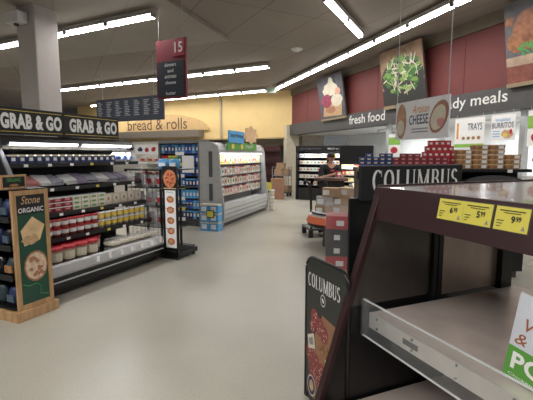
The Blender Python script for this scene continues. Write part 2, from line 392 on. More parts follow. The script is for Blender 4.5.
b.build('text_columns', o); b = MB(); wire(b, .3, .62, CEIL-2.74); wire(b, 2.4, .62, CEIL-2.74); b.build('wire', o)
# food posters leaning out from the red wall
def poster(u0, u1, z0, h, label, art, name='food_poster'):
    xa = RW.hit(u0, -.3); xb = RW.hit(u1, -.3); w = xb-xa
    o = thing(name, RW.w(xa, -.14, z0), RW.rz, label, 'poster'); T = Matrix.Rotation(D2R(9), 4, 'X')
    MB().box(0, w, -.02, .03, 0, h, mat('poster edge', (.10, .08, .07), .6), T).build('board', o)
    MB().box(0, w, -.05, .03, -.07, 0, mat('poster ledge tan', (.30, .24, .15), .6), T).build('ledge', o)
    MB().box(.2, .24, .03, .34, h*.8, h*.8+.04, DGREY).build('bracket', o)
    b = MB(); art(b, w, h, T); b.build('print', o); return o
def art_onion(b, w, h, T):
    y = -.022; b.flat([(0, 0), (w, 0), (w, h), (0, h)], y, mat('slate backdrop', (.09, .09, .11), .7, var=.3), T)
    b.flat([(.1*w, .06*h), (.85*w, .03*h), (.9*w, .3*h), (.2*w, .4*h)], y-.001, P_TAN, T)
    b.oval(w*.5, h*.68, w*.30, h*.16, y-.002, P_CREAM, jit=.15, M=T); b.oval(w*.55, h*.85, w*.1, h*.12, y-.003, P_CREAM, jit=.1, rot=.5, M=T)
    b.oval(w*.3, h*.42, w*.22, h*.17, y-.004, cm('radicchio', (.28, .04, .09), var=.6, scale=14), jit=.08, M=T)
    b.oval(w*.73, h*.40, w*.22, h*.15, y-.005, P_CREAM, jit=.08, M=T); b.oval(w*.45, h*.2, w*.2, h*.09, y-.006, cm('copper crust', (.42, .20, .12), var=.4, scale=20), jit=.1, M=T)
    b.oval(w*.8, h*.6, w*.1, h*.08, y-.006, cm('salmon', (.65, .35, .25)), M=T)
def art_green(b, w, h, T):
    y = -.022; b.flat([(0, 0), (w, 0), (w, h), (0, h)], y, mat('wood table print', (.28, .18, .11), .7, var=.3, scale=5), T)
    b.flat([(0, .02*h), (w, 0), (w, .36*h), (0, .30*h)], y-.001, mat('dark pan', (.03, .03, .03), .6), T)
    b.oval(w*.5, h*.46, w*.5, h*.36, y-.002, mat('pan edge', (.03, .03, .028), .6), n=24, M=T)
    ms = [P_LG, cm('pale green', (.38, .45, .2)), cm('deep green', (.04, .14, .03)), P_CREAM]
    for k in range(150):
        a = random.uniform(0, 6.28); r = random.random()**.5; x, z = w*(.52+.42*r*math.cos(a)), h*(.52+.32*r*math.sin(a))
        if k % 2: b.oval(x, z, w*.09, h*.012, y-.003-k*.00002, ms[k % 4 if k % 4 != 2 else 0], n=8, rot=random.uniform(0, 3.1), M=T)
        else: b.oval(x, z, w*.06, h*.038, y-.003-k*.00002, ms[2 if k % 4 else 0], n=8, jit=.2, M=T)
def art_chicken(b, w, h, T):
    y = -.022; b.flat([(0, 0), (w, 0), (w, h), (0, h)], y, mat('slate print', (.12, .12, .13), .7, var=.2), T)
    b.flat([(0, 0), (w, 0), (w, .28*h), (0, .28*h)], y-.001, cm('board print', (.24, .08, .06), var=.25, scale=10), T)
    b.flat([(0, .22*h), (w, .20*h), (w, .33*h), (0, .33*h)], y-.002, cm('board rim print', (.42, .30, .22), var=.2), T)
    ck = cm('roast chicken skin', (.27, .10, .045), var=.5, scale=9); b.oval(w*.60, h*.62, w*.44, h*.25, y-.003, ck, n=22, jit=.05, M=T)
    b.oval(w*.22, h*.50, w*.17, h*.13, y-.004, cm('drumstick', (.30, .12, .05), var=.4, scale=12), jit=.06, rot=.6, M=T); b.oval(w*.12, h*.78, w*.11, h*.06, y-.005, ck, jit=.08, rot=.5, M=T)
    for k in range(26): b.oval(w*random.uniform(.3, .95), h*random.uniform(.33, .46), w*.07, h*.014, y-.006-k*.00005, P_GRN, n=8, rot=random.uniform(-1.2, 1.2), M=T)
poster(317.5, 341, 2.93, 1.42, 'poster of garlic, radicchio and onions leaning from red wall above fresh food', art_onion)
poster(378, 418.5, 2.96, 1.45, 'poster of a pan of green vegetables leaning from the red wall', art_green)
poster(496, 541, 2.98, 1.42, 'poster of a roast chicken leaning from the red wall at far right', art_chicken)
# hanging cheese sign
f = Frame(1.91, 6.0, 161)
o = thing('cheese_sign', f.w(0, 0, 1.86), f.rz, 'pale hanging sign reading Artisan CHEESE above the deli packs', 'sign')
MB().box(0, 1.04, 0, .02, 0, .53, mat('marble white card', (.82, .82, .84), .5, var=.06)).build('panel', o)
b = MB().text('CHEESE', .30, .20, .38, .13, -.003, cm('navy ink', (.05, .06, .12)), .01)
b.text('Artisan', .36, .35, .32, .11, -.003, P_ORG, 0, slant=.3)
for i in range(2): b.box(.36, .68, -.003, -.001, .13-.04*i, .145-.04*i, GREY)
b.build('lettering', o)
b = MB(); b.oval(.13, .26, .11, .25, -.002, cm('bread loaf print', (.45, .24, .13), var=.3)); b.oval(.12, .17, .08, .11, -.003, P_CREAM)
b.build('bread_print', o); b = MB(); b.oval(.87, .27, .15, .22, -.002, cm('wood bowl print', (.35, .17, .10)), rot=-.5); b.oval(.86, .26, .12, .17, -.003, P_CREAM, rot=-.5); b.oval(.90, .20, .06, .06, -.004, P_PINK, jit=.2); b.build('bowl_print', o)
b = MB(); wire(b, .02, .53, CEIL-1.86); wire(b, 1.02, .53, CEIL-1.86); b.build('wire', o)
def window_sign(name, u0, u1, z0, z1, label, fn, y=-.15):
    xa, xb = RW.hit(u0, y), RW.hit(u1, y); w = xb-xa
    o = thing(name, RW.w(xa, y, z0), RW.rz, label, 'sign'); MB().box(0, w, 0, .01, 0, z1-z0, PAPER).build('panel', o)
    b = MB(); fn(b, w, z1-z0); b.build('print', o); b = MB(); wire(b, .05, z1-z0, 2.5-z0); wire(b, w-.05, z1-z0, 2.5-z0); b.build('wire', o)
inkn = cm('navy ink', (.05, .06, .12)); greent = cm('lime band', (.25, .5, .08))
def tr(b, w, h):
    b.text('TRAYS', w*.45, h*.58, w*.48, h*.24, -.003, inkn, .01); b.flat([(.0, 0), (w, 0), (w, h*.12), (0, h*.12)], -.003, greent)
    b.box(w*.07, w*.14, -.004, -.002, h*.3, h*.85, P_ORG)
    for k in range(4): b.oval(w*(.32+.17*k), h*.32, w*.06, h*.06, -.003, P_BRN, n=8)
def bu(b, w, h):
    b.text('BURRITOS', w*.05, h*.48, w*.9, h*.22, -.003, inkn, .01); b.text('breakfast', w*.2, h*.75, w*.6, h*.12, -.003, P_LBLUE)
    b.oval(w*.7, h*.25, w*.25, h*.16, -.003, P_TAN, jit=.15); b.oval(w*.62, h*.22, w*.1, h*.08, -.004, P_YEL); b.oval(w*.85, h*.33, w*.06, h*.1, -.004, P_RED)
    for k in range(3): b.box(w*.08, w*.4, -.004, -.002, h*(.15+.1*k), h*(.18+.1*k), P_LBLUE)
def w3(b, w, h): b.flat([(0, h*.5), (w, h*.5), (w, h*.85), (0, h*.85)], -.003, greent); b.oval(w*.5, h*.25, w*.3, h*.15, -.004, P_RED)
window_sign('trays_sign', 452.5, 481.5, 1.80, 2.42, 'white sign reading TRAYS with a lime band below it', tr)
window_sign('burritos_sign', 488, 511.5, 1.92, 2.42, 'white sign reading BURRITOS with a food picture', bu)
window_sign('menu_sign', 524, 545, 1.80, 2.44, 'white and green sign cut by the right edge of the picture', w3)
window_sign('notice_sign', 387.5, 399, 1.62, 2.2, 'white notice with red food pictures left of the cheese sign', w3)
# ------------------------------------------------------------------ grab and go case
G = Frame(-2.46, 4.23, 24)
L, Dp = 2.04, .98
o = thing('refrigerated_case', G.w(0, 0), G.rz, 'long black open refrigerated case of deli foods under GRAB & GO signs', 'refrigerated case')
MB().box(0, L, .10, Dp, .02, .14, BLK).build('kick_plate', o)
MB().prism([(.03, .10), (0, .14), (-.02, .25), (-.02, .29), (.03, .345), (Dp, .345), (Dp, .12)], 0, L, BLK).build('lower_body', o)
MB().prism([(-.03, .27), (-.05, .30), (-.02, .39), (.02, .405), (.03, .27)], 0, L, mat('pale grey bumper', (.55, .55, .56), .25, metal=.3)).build('front_rail', o)
MB().box(0, L, -.035, -.02, .20, .215, LGREY).build('trim_strip', o)
MB().box(0, L, Dp-.06, Dp, .3, 1.86, BLKM).build('back_panel', o)
MB().prism([(.50, 1.71), (.47, 1.75), (.50, 1.83), (.58, 1.87), (Dp, 1.87), (Dp, 1.80), (.64, 1.74)], 0, L, BLK).build('canopy', o)
for i in range(2):
    MB().box(.08+i*.98, .98+i*.98, .455, .47, 1.765, 1.785, LED).build('light_tube', o)
    l = bpy.data.lights.new('case_lamp', 'AREA'); l.shape = 'RECTANGLE'; l.size = .9; l.size_y = .03; l.energy = 8; l.color = (.95, .98, 1)
    lo = bpy.data.objects.new('case_lamp', l); COL.objects.link(lo); lo.location = G.w(.53+i*.98, .453, 1.762); lo.rotation_euler = (D2R(12), 0, G.rz)
endp = [(.02, .12), (-.03, .34), (.0, .50), (.12, .95), (.30, 1.35), (.50, 1.70), (.56, 1.86), (Dp, 1.87), (Dp, .12)]
MB().prism(endp, -.04, 0, BLK).build('end_panel', o)
MB().prism([(a-.012, c) for a, c in endp[1:7]]+[(a+.012, c) for a, c in endp[1:7]][::-1], -.045, .003, mat('dull chrome edge', (.35, .35, .37), .3, metal=.8)).build('edge_trim', o)
MB().prism(endp, L, L+.012, CLEAR).build('clear_end_panel', o)
SH = [(1.545, .42), (1.25, .36), (.95, .28), (.66, .20)]
for z, y in SH:
    s = MB().box(0, L, y, Dp-.06, z-.02, z, BLK).build('shelf', o)
    MB().box(0, L, y-.012, y, z-.045, z+.003, BLKM).build('tag_strip', s)
    for k in range(6):
        x = .15+.33*k+random.uniform(-.04, .04); MB().box(x, x+.05, y-.016, y-.013, z-.04, z-.008, PAPER if k != 3 else TAGY).build('price_tag', s)
for k in range(7):
    x = .72+.2*k; MB().box(x, x+.045, -.066, -.060, .32, .39, PAPER).build('price_tag', o)
# header signs
for i, (xa, xb) in enumerate([(-.35, G.hit(66, .6)), (G.hit(66.5, .6), G.hit(120.5, .6))]):
    t = thing('header_sign', G.w(xa, .60, 1.88), G.rz, ['left', 'right'][i]+' black GRAB & GO header sign on top of the deli case', 'sign', 'grab and go signs')
    w = xb-xa
    MB().box(0, w, 0, .03, 0, .31, BLKM).build('board', t)
    MB().box(.02, w-.02, -.004, -.001, .272, .278, P_YEL).box(.02, w-.02, -.004, -.001, .03, .036, P_YEL).build('pinstripe', t)
    b = MB(); gx = G.hit([4, 72][i], .6)-xa; gw = G.hit([64.5, 118.5][i], .6)-xa-gx; b.text('GRAB & GO', gx, .065, gw, .18, -.005, LETW, .05); b.build('lettering', t)
    MB().box(.1, .13, .03, .25, -.01, .02, BLK).build('foot', t)
# goods in the case
CUP = box_proto('yogurt_cup', .085, .085, .10, P_NAVY, P_WHT, P_CREAM)
for i in range(15):
    CUP.put(G.w(.09+i*.105, .48, 1.546), G.rz, 'navy cup with yellow lid on the top case shelf, %s from the left' % ORD[i], 'food cup', 'cups on the top shelf of the deli case')
bagp = bag_proto('snack_pouch', .15, .09, .13, P_WHT, P_BLUE)
for i in range(3): bagp.put(G.w(1.68+i*.13, .5, 1.546), G.rz+.3*i, 'white pouch at the right end of the top case shelf, %s from left' % ORD[i], 'pouch', 'pouches right of the cups')
flats = [box_proto('sliced_meat_pack', .17, .20, .022, c, None, c) for c in (P_WHT, P_PINK, cm('lilac film', (.33, .28, .40)), cm('grey film', (.42, .42, .5)))]
mk = []
for i in range(22):
    p = flats[[1, 1, 0, 3, 0, 2, 3, 0, 3, 2, 0][i % 11]]
    x = .10+(i % 11)*.178; lay = i//11
    q = p.put(G.w(x+random.uniform(-.02, .02), .50+random.uniform(0, .03), 1.30+lay*.034), G.rz+random.uniform(-.25, .25), '%s vacuum pack lying on the second case shelf, %s from left' % (['lower', 'upper'][lay], ORD[i % 11]), 'meat pack', 'flat packs on the second shelf')
    q.rotation_euler = (random.uniform(.28, .45), random.uniform(-.08, .08), q.rotation_euler[2])
redst = box_proto('salami_tray', .125, .15, .056, P_DRED, P_PINK, P_WHT); crst = box_proto('cheese_tray', .125, .15, .056, P_CREAM, P_GRN, P_WHT)
for i in range(9):
    pr, nm = (redst, 'red') if i in (2, 3, 4) or i == 0 else (crst, 'cream')
    for k in range(3):
        pr.put(G.w(.12+i*.137, .40, .952+k*.058), G.rz, '%s %s tray in the %s stack of the third case shelf' % (['bottom', 'middle', 'top'][k], nm, ORD[i]), 'food tray', '%s trays stacked on the third shelf' % nm)
def mk_round():
    T = Matrix.Rotation(D2R(80), 4, 'X'); o = MB().box(-.07, .07, -.02, .02, 0, .15, P_CREAM).build('brie_pack'); l = MB()
    l.oval(0, .08, .05, .05, -.022, P_WHT, n=14); l.oval(0, .08, .03, .03, -.023, P_TAN, n=10); return kids(o, l.build('round_label'))
brie = Proto(mk_round)
for i in range(5): brie.put(G.w(1.36+i*.15, .38, .952), G.rz, 'cream pack with round label on the third case shelf, %s from left' % ORD[i], 'cheese pack', 'round label packs on the third shelf')
tubr = tub_proto('salsa_tub', .055, .105, cm('salsa', (.50, .13, .10)), P_RED, P_WHT); tuby = tub_proto('hummus_tub', .052, .105, P_CREAM, P_WHT, P_YEL)
for i in range(17):
    for k in range(2):
        pr, nm = (tubr, 'red') if i < 9 else (tuby, 'cream')
        pr.put(G.w(.10+i*.114, .28, .662+k*.107), G.rz, '%s small %s tub on fourth case shelf, %s from the left' % (['lower', 'upper'][k], nm, ORD[i]), 'tub', 'small %s tubs on the fourth shelf' % nm)
big = tub_proto('deli_tub', .085, .225, cm('pale pink salad', (.60, .40, .36)), P_RED, P_CREAM)
for r_ in range(2):
    for i in range(6 if r_ else 5):
        big.put(G.w(.12+i*.175+.04*r_, .13+.19*r_, .348), G.rz, 'large red-lidded salad tub in the %s row of the bottom deck, %s from left' % (['front', 'rear'][r_], ORD[i]), 'tub', 'large red lidded tubs on the bottom deck')
for r_ in range(2):
    for i in range(6 if r_ else 5): pass
def mk_clam():
    o = MB().prism([(-.08, 0), (.08, 0), (.085, .035), (-.085, .035)], -.07, .07, P_CREAM).build('clamshell_box')
    l = MB().prism([(-.085, .036), (.085, .036), (.06, .085), (-.06, .085)], -.072, .072, WRAP).build('clear_lid')
    return kids(o, l)
clam = Proto(mk_clam)
for i in range(6):
    for k in range(2):
        clam.put(G.w(1.16+i*.155, .12, .348+k*.087), G.rz, '%s clear clamshell on the bottom deck, %s from the left' % (['lower', 'upper'][k], ORD[i]), 'clamshell', 'clamshells on the bottom deck')
# wire rack at the far end
R = Frame(*G.w(L+.10, -.24)[:2], 24)
o = thing('wire_rack', R.w(0, 0), R.rz, 'black wire rack of bagged goods at the far end of the deli case', 'rack')
for i, (x, y) in enumerate([(0, .3), (.5, .3), (0, 1.0), (.5, 1.0)]): MB().box(x, x+.03, y, y+.03, .05, 1.42, BLK).build('post', o)
MB().box(0, .53, -.0, 1.03, .05, .12, BLK).build('base', o)
for i, (x, y) in enumerate([(.05, .05), (.48, .05), (.05, .97), (.48, .97)]): MB().lathe([(.03, 0), (.03, .05)], DGREY, (x, y, 0)).build('caster', o)
for z in (.14, .50, .82, 1.12):
    b = MB(); b.tube([(.0, .05, z), (.53, .05, z), (.53, 1.0, z), (0, 1.0, z), (0, .05, z)], .007, BLK, 5)
    for k in range(12): b.tube([(.04*k+.04, .05, z), (.04*k+.04, 1.0, z)], .003, BLK, 4)
    b.build('wire_shelf', o)
b = MB()
for k in range(9): b.tube([(.005, .3+.085*k, .14), (.005, .3+.085*k, 1.38)], .003, BLK, 4)
b.tube([(.005, .3, 1.40), (.005, 1.03, 1.40)], .010, BLK, 5); b.build('side_grid', o)
R2 = Frame(*R.w(0, .0)[:2], 204-90)       # menu panel faces the camera
p = MB().box(0, .035, 0, .27, .04, 1.47, BLK).build('menu_panel', o)
b = MB(); T = Matrix.Translation((-.002, .25, 0)) @ Matrix.Rotation(D2R(-90), 4, 'Z')
b.box(.025, .225, -.002, .0, .20, 1.10, PAPER, T)
for k in range(5):
    z = .30+.165*k; b.oval(.125, z, .07, .055, -.004, cm('pizza print', (.55, .15, .05), var=.4, scale=30), M=T); b.oval(.125, z, .04, .03, -.005, P_TAN, n=10, jit=.15, M=T)
b.oval(.125, 1.28, .12, .14, -.004, cm('big pizza print', (.62, .22, .09), var=.5, scale=30), n=20, M=T)
for a in range(6): b.oval(.125+.06*math.cos(a), 1.28+.07*math.sin(a), .02, .02, -.005, P_RED, n=8, M=T)
b.box(.01, .24, -.003, 0, 1.12, 1.14, P_TAN, T); b.text('Menu', .06, 1.06, .12, .025, -.004, P_GRN, 0, T); b.build('menu_print', p)
bgw = bag_proto('pita_bag', .2, .09, .22, cm('clear bag', (.45, .42, .42)), P_RED); bgb = bag_proto('blue_bread_bag', .2, .12, .16, P_LBLUE, P_WHT)
for k, z in enumerate((.51, .83, 1.13)):
    for i in range(3): bgw.put(R.w(.16, .42+.22*i, z), R.rz-math.pi/2, 'clear bag with red print on the wire rack, %s level, %s from front' % (['lower', 'middle', 'upper'][k], ORD[i]), 'food bag', 'bags on the wire rack')
for i in range(2): bgb.put(R.w(.3, .25+.22*i, 1.42), R.rz-math.pi/2+.2*i, 'blue bag lying on top of the wire rack, %s from front' % ORD[i], 'food bag', 'blue bags on the wire rack')
MB().box(.01, .5, .03, 1.0, 1.405, 1.42, BLK).build('top_tray', o)
# ------------------------------------------------------------------ wooden bread display
Wd = Frame(-2.44, 3.80, 24)
o = thing('bread_display', Wd.w(0, 0), Wd.rz, 'light wooden display stand with green ORGANIC poster panel', 'display stand')
MB().box(-.04, .42, -.03, .75, 0, .10, WOOD).build('plinth', o, bevel=.004)
b = MB(); b.box(0, .045, 0, .03, .10, 1.30, WOOD); b.box(.345, .39, 0, .03, .10, 1.30, WOOD); b.box(.045, .345, 0, .03, .10, .15, WOOD); b.box(.045, .345, 0, .03, 1.25, 1.30, WOOD); b.build('panel_frame', o, bevel=.003)
MB().box(.045, .345, .008, .02, .15, 1.25, P_TEAL).build('poster_board', o)
b = MB(); b.box(.045, .345, .005, .007, 1.06, 1.25, BLKM); b.text('ORGANIC', .06, 1.075, .27, .05, .003, LETW, .02); b.text('Stone', .09, 1.16, .20, .08, .003, P_TAN, .01, slant=.25)
b.flat([(.07, .90), (.20, 1.03), (.33, .93), (.27, .78), (.10, .74)], .003, cm('flatbread', (.70, .50, .28), var=.2)); b.oval(.17, .80, .09, .05, .002, P_TAN, jit=.15)
b.oval(.21, .52, .13, .16, .003, P_BRN); b.oval(.21, .52, .115, .14, .002, cm('dough', (.66, .50, .36), var=.3, scale=20))
for k in range(14): b.oval(.21+random.uniform(-.07, .07), .52+random.uniform(-.09, .09), .022, .018, .001, cm('meat bits', (.40, .18, .11)), n=7, jit=.2)
b.tube([(.06, .004, .36), (.12, .004, .33), (.2, .004, .34), (.25, .004, .30), (.24, .004, .22), (.33, .004, .19)], .004, P_GRN, 4); b.build('poster_print', o)
MB().box(.35, .39, .03, .72, .10, 1.30, BLK).build('side_panel', o); MB().box(.0, .35, .70, .72, .10, 1.30, BLK).build('rear_panel', o)
for z in (.12, .42, .72, 1.0): MB().box(-.02, .35, .03, .70, z, z+.012, BLK).build('shelf', o)
for z in (.42, .72, 1.0): MB().box(-.025, -.02, .03, .70, z-.01, z+.05, BLKM).build('shelf_lip', o)
MB().box(0, .39, .0, .72, 1.30, 1.31, BLK).build('top_board', o)
bb = [bag_proto('bread_bag', .17, .15, .20, c, d) for c, d in ((P_NAVY, cm('faded blue label', (.06, .10, .14))), (cm('dark teal film', (.03, .05, .06)), P_BRN), (cm('black film', (.015, .015, .02), .25), cm('faded blue label', (.06, .10, .14))))]
for k, z in enumerate((.132, .432, .732, 1.012)):
    for i in range(3):
        bb[(k+i) % 3].put(Wd.w(.085, .14+.22*i, z), Wd.rz-math.pi/2+random.uniform(-.2, .2), 'dark bread bag on wooden display, %s shelf, %s from its poster' % (['bottom', 'second', 'third', 'top'][k], ORD[i]), 'bread bag', 'bread bags on the wooden display')
for i, (x, y, z, lb) in enumerate([(-.05, .06, 1.312, 'small wood-framed black and green sign standing on top of the bread display')]):
    t = thing('framed_sign', Wd.w(x, y, z), Wd.rz, lb, 'sign')
    w, h = .26, .14
    b = MB(); b.box(0, w, 0, .02, 0, .02, WOOD).box(0, w, 0, .02, h-.02, h, WOOD).box(0, .02, 0, .02, .02, h-.02, WOOD).box(w-.02, w, 0, .02, .02, h-.02, WOOD); b.build('frame', t, bevel=.003)
    MB().box(.02, w-.02, .006, .015, .02, h-.02, BLKM).build('board', t)
    MB().text('ORGANIC', .06, h*.52, w-.12, h*.26, .004, P_GRN, .02).oval(w*.5, h*.28, w*.18, h*.1, .004, P_BRN).build('print', t)
# ------------------------------------------------------------------ far dairy case + blue endcap
E0 = (-.97, 8.80)
Fc = Frame(E0[0], E0[1], 19)
o = thing('dairy_case', Fc.w(0, 0), Fc.rz, 'white open refrigerated case of dairy goods with green and blue topper sign', 'refrigerated case')
LF = 3.05; gm = mat('grey case enamel', (.40, .40, .40), .4); wm = mat('white case enamel', (.52, .53, .52), .35)
MB().box(.0, LF, .12, .56, 0, .12, DGREY).build('kick_plate', o)
MB().prism([(.05, .10), (.0, .18), (-.02, .40), (0, .52), (.04, .52), (.06, .44), (.56, .44), (.56, .10)], .05, LF-.05, wm).build('lower_body', o)
for z in (.2, .3, .4): MB().box(.05, LF-.05, -.026, -.01, z, z+.015, GREY).build('trim_strip', o)
MB().box(.05, LF-.05, .50, .56, .4, 1.84, wm).build('back_panel', o)
MB().prism([(.12, 1.68), (.10, 1.76), (.18, 1.88), (.28, 1.92), (.56, 1.92), (.56, 1.80)], .05, LF-.05, wm).build('canopy', o)
ep = [(.04, 0), (-.03, .2), (-.03, .45), (.04, 1.0), (.08, 1.7), (.12, 1.84), (.25, 1.93), (.56, 1.93), (.56, 0)]
for xa in (0, LF-.05): MB().prism(ep, xa, xa+.05, gm).build('end_panel', o)
vn = MB().box(-.004, .001, .24, .33, 1.15, 1.72, DGREY).box(-.004, .001, .24, .33, .62, 1.0, DGREY); vn.build('end_vent', o)
for z in (1.42, 1.16, .92, .68):
    MB().box(.05, LF-.05, .16, .50, z-.02, z, DGREY).build('shelf', o)
MB().box(.1, LF-.1, .15, .18, 1.66, 1.68, LED).build('light_tube', o)
l = bpy.data.lights.new('case_lamp', 'AREA'); l.shape = 'RECTANGLE'; l.size = LF-.3; l.size_y = .05; l.energy = 7; l.color = (.95, .98, 1)
lo = bpy.data.objects.new('case_lamp', l); COL.objects.link(lo); lo.location = Fc.w(LF/2, .13, 1.64); lo.rotation_euler = (D2R(35), 0, Fc.rz)
dp = [box_proto('yogurt_carton', .13, .1, .20, a, b_, c_) for a, b_, c_ in ((P_CREAM, P_PINK, P_RED), (P_CREAM, P_RED, P_WHT), (P_WHT, P_GRN, P_TAN), (P_YEL, P_WHT, None), (P_WHT, P_BRN, P_WHT), (cm('pale pink', (.7, .45, .45)), P_WHT, None))]
for k, z in enumerate((1.422, 1.162, .922, .682)):
    for i in range(19):
        j = random.choice([0, 1, 2, 4, 5, 0] if k else [3, 2, 1, 0]); dp[j].put(Fc.w(.15+i*.152, .25, z), Fc.rz, 'dairy pack on the %s shelf of the white case, %s from its near end' % (['top', 'second', 'third', 'fourth'][k], ORD[i]), 'dairy pack', 'dairy packs on the %s shelf' % (['top', 'second', 'third', 'fourth'][k]))
trp = box_proto('deli_tray', .22, .2, .07, P_CREAM, P_RED, P_WHT)
for i in range(11): trp.put(Fc.w(.2+i*.255, .2, .442), Fc.rz, 'low tray in the white case well, %s from the near end' % ORD[i], 'food tray', 'trays in the well of the white case')
for i, (xa, w, h, c, lb, nm) in enumerate([(.9, 1.0, .16, P_SIGNG, 'green banner sign on top of the white dairy case', 'banner_sign')]):
    t = thing(nm, Fc.w(.42, .06, 1.74), Fc.rz, lb, 'sign')
    MB().box(0, 1.9, .0, .03, .015, .20, c).build('board', t); MB().box(.0, .9, -.04, -.01, .18, .46, P_LBLUE).build('blue_board', t)
    b = MB(); b.text('Simple Mornings', .06, .28, .78, .12, -.045, P_NAVY, .0); b.oval(.3, .10, .08, .07, -.005, P_YEL, n=8); b.oval(.85, .10, .09, .07, -.005, P_YEL, n=8); b.text('yogurt', 1.1, .06, .5, .09, -.005, PAPER, 0); b.build('print', t)
    pts = []
    for k in range(16): a = math.pi*k/8; rr = .20 if k % 2 else .27; pts.append((1.38+rr*1.9*math.cos(a), .40+rr*math.sin(a)*.9))
    MB().prism(pts, -.05, -.02, cm('peach star', (.75, .50, .28)), 'y').build('star_board', t)
    MB().box(.1, .14, .03, .2, .15, .18, DGREY).build('foot', t)
# endcap, faces the camera
En = Frame(*Fc.w(-.02, 1.60)[:2], 109)
o = thing('endcap_shelf', En.w(0, 0), En.rz, 'dark grey endcap shelving full of blue packets beside the dairy case', 'shelving')
WE = 1.00
MB().box(0, WE, .10, .5, 0, .16, DGREY).build('kick_plate', o); MB().box(0, WE, .46, .5, .1, 1.98, DGREY).build('back_panel', o)
for xa in (-.03, WE): MB().box(xa, xa+.03, 0.02, .5, 0, 1.98, mat('grey upright', (.17, .165, .16), .5)).build('side_panel', o)
MB().box(0, WE, .02, .5, 1.90, 1.98, mat('grey upright', (.17, .165, .16))).build('top_board', o)
eb = [box_proto('blue_packet', .080, .09, h, a, b_, c_) for h, a, b_, c_ in ((.205, P_BLUE, P_WHT, None), (.19, P_GRN, P_YEL, P_YEL), (.19, P_RED, P_WHT, None), (.19, P_NAVY, P_WHT, P_LBLUE), (.19, P_LBLUE, P_WHT, None), (.19, P_PURP, P_CREAM, None))]
for k, z in enumerate((.17, .41, .65, .91, 1.17, 1.43, 1.68)):
    s = MB().box(0, WE, .08, .46, z-.015, z, DGREY).build('shelf', o)
    MB().box(.4, .62, .066, .079, z-.05, z+.03, TAGY if k % 2 else PAPER).build('price_tag', s)
    for i in range(11):
        j = [3, 4, 4, 3, 0, 1, 0][k]; j = j if random.random() < .75 else random.choice([0, 3, 4])
        if k == 5: j = [2, 2, 1, 1, 1, 3, 1, 3, 0, 0, 0][i]
        eb[j].put(En.w(.055+i*.089, .135, z), En.rz, 'small packet on endcap shelf %s from the floor, %s from its left end' % (ORD[k], ORD[i]), 'packet', 'packets on the %s endcap shelf' % ORD[k])
MB().box(.58, .88, .05, .06, 1.24, 1.62, PAPER).build('notice', o)
# stacked blue drink packs on the floor at the corner
wp = Proto(lambda: kids(MB().box(-.105, .105, -.1, .1, 0, .16, P_LBLUE).box(-.104, .104, -.099, .099, .16, .19, P_CREAM).build('drink_pack'), MB().box(-.07, .05, -.103, -.1005, .04, .14, P_WHT).build('printed_label')))
for k in range(3):
    for i in range(2):
        wp.put(Fc.w(-.24, .28-.225*i, .002+k*.195), En.rz if False else Fc.rz-math.pi/2, '%s blue drink pack in the %s stack before the endcap' % (['bottom', 'middle', 'top'][k], ['left', 'right'][i]), 'drink pack', 'blue drink packs on the floor')
t = thing('price_card', Fc.w(-.37, .12, .30), Fc.rz-math.pi/2, 'yellow and black price card on the blue drink packs', 'price card')
MB().box(-.09, .09, -.01, 0, -.0, .16, BLK).build('holder', t); MB().box(-.075, .075, -.014, -.0105, .015, .145, TAGY).build('card', t)
wj = tub_proto('white_tub', .085, .2, P_WHT, P_WHT, P_CREAM)
for k in range(3):
    for i in range(2): wj.put(Fc.w(LF+.12, -.10+.2*i, .002+k*.205), Fc.rz, '%s white tub of the %s stack at the far end of the dairy case' % (['bottom', 'middle', 'top'][k], ['front', 'rear'][i]), 'tub', 'white tubs stacked on the floor')
t = thing('price_card', Fc.w(LF+.02, -.02, .62), Fc.rz-math.pi/2, 'yellow price card standing on the stacked white tubs', 'price card'); MB().box(-.1, .1, -.01, 0, 0, .22, TAGY).build('card', t)
# pale bakery racks beyond the wire rack
bk = Frame(-4.1, 12.6, 112)
o = thing('bakery_shelf', bk.w(0, 0), bk.rz, 'white bakery shelving with price strip beyond the wire rack', 'shelving')
MB().box(0, 2.6, .5, .55, 0, 1.95, WHITE).build('back_panel', o)
for z in (.2, .6, 1.0, 1.4): MB().box(0, 2.6, 0, .5, z-.03, z, WHITE).build('shelf', o)
b = MB().box(0, 2.6, -.02, 0, 1.66, 1.95, PAPER)
b.build('header', o); b = MB(); [b.oval(.2+.26*k, 1.8, .08, .07, -.022, P_RED if k % 3 else P_NAVY, n=8, jit=.3) for k in range(9)]; b.build('header_print', o)
bl = bag_proto('bread_loaf', .24, .16, .18, P_CREAM, P_RED)
for k, z in enumerate((.605, 1.005, 1.405)):
    for i in range(9): bl.put(bk.w(.17+.28*i, .2, z), bk.rz, 'bagged loaf on white shelving, %s shelf, %s from left' % (['lower', 'middle', 'top'][k], ORD[i]), 'bread', 'bagged loaves on the white shelving')
# ------------------------------------------------------------------ back: stockroom cart, boxes
t = thing('stock_cart', (.62, 16.0, 0), D2R(-20), 'tall grey stock cart carrying boxes at the stockroom entrance', 'cart')
MB().box(-.35, .35, -.25, .25, .12, .17, DGREY).build('platform', t)
for x in (-.33, .33):
    for y in (-.23, .23): MB().lathe([(.05, 0), (.05, .12)], BLK, (x*.9, y*.85, 0)).build('caster', t)
    b = MB(); b.tube([(x, -.23, .17), (x, -.23, 1.15), (x, .23, 1.15), (x, .23, .17)], .018, GREY); [b.tube([(x, -.23, .4+.25*k), (x, .23, .4+.25*k)], .012, GREY) for k in range(3)]; b.build('end_frame', t)
MB().box(-.33, .33, -.24, .24, .80, .83, GREY).build('shelf', t)
cbx = Proto(lambda: kids(MB().box(-.15, .15, -.14, .14, 0, .24, CARD).build('cardboard_box'), MB().box(-.02, .02, -.141, .141, .2395, .242, CARDL).build('tape')))
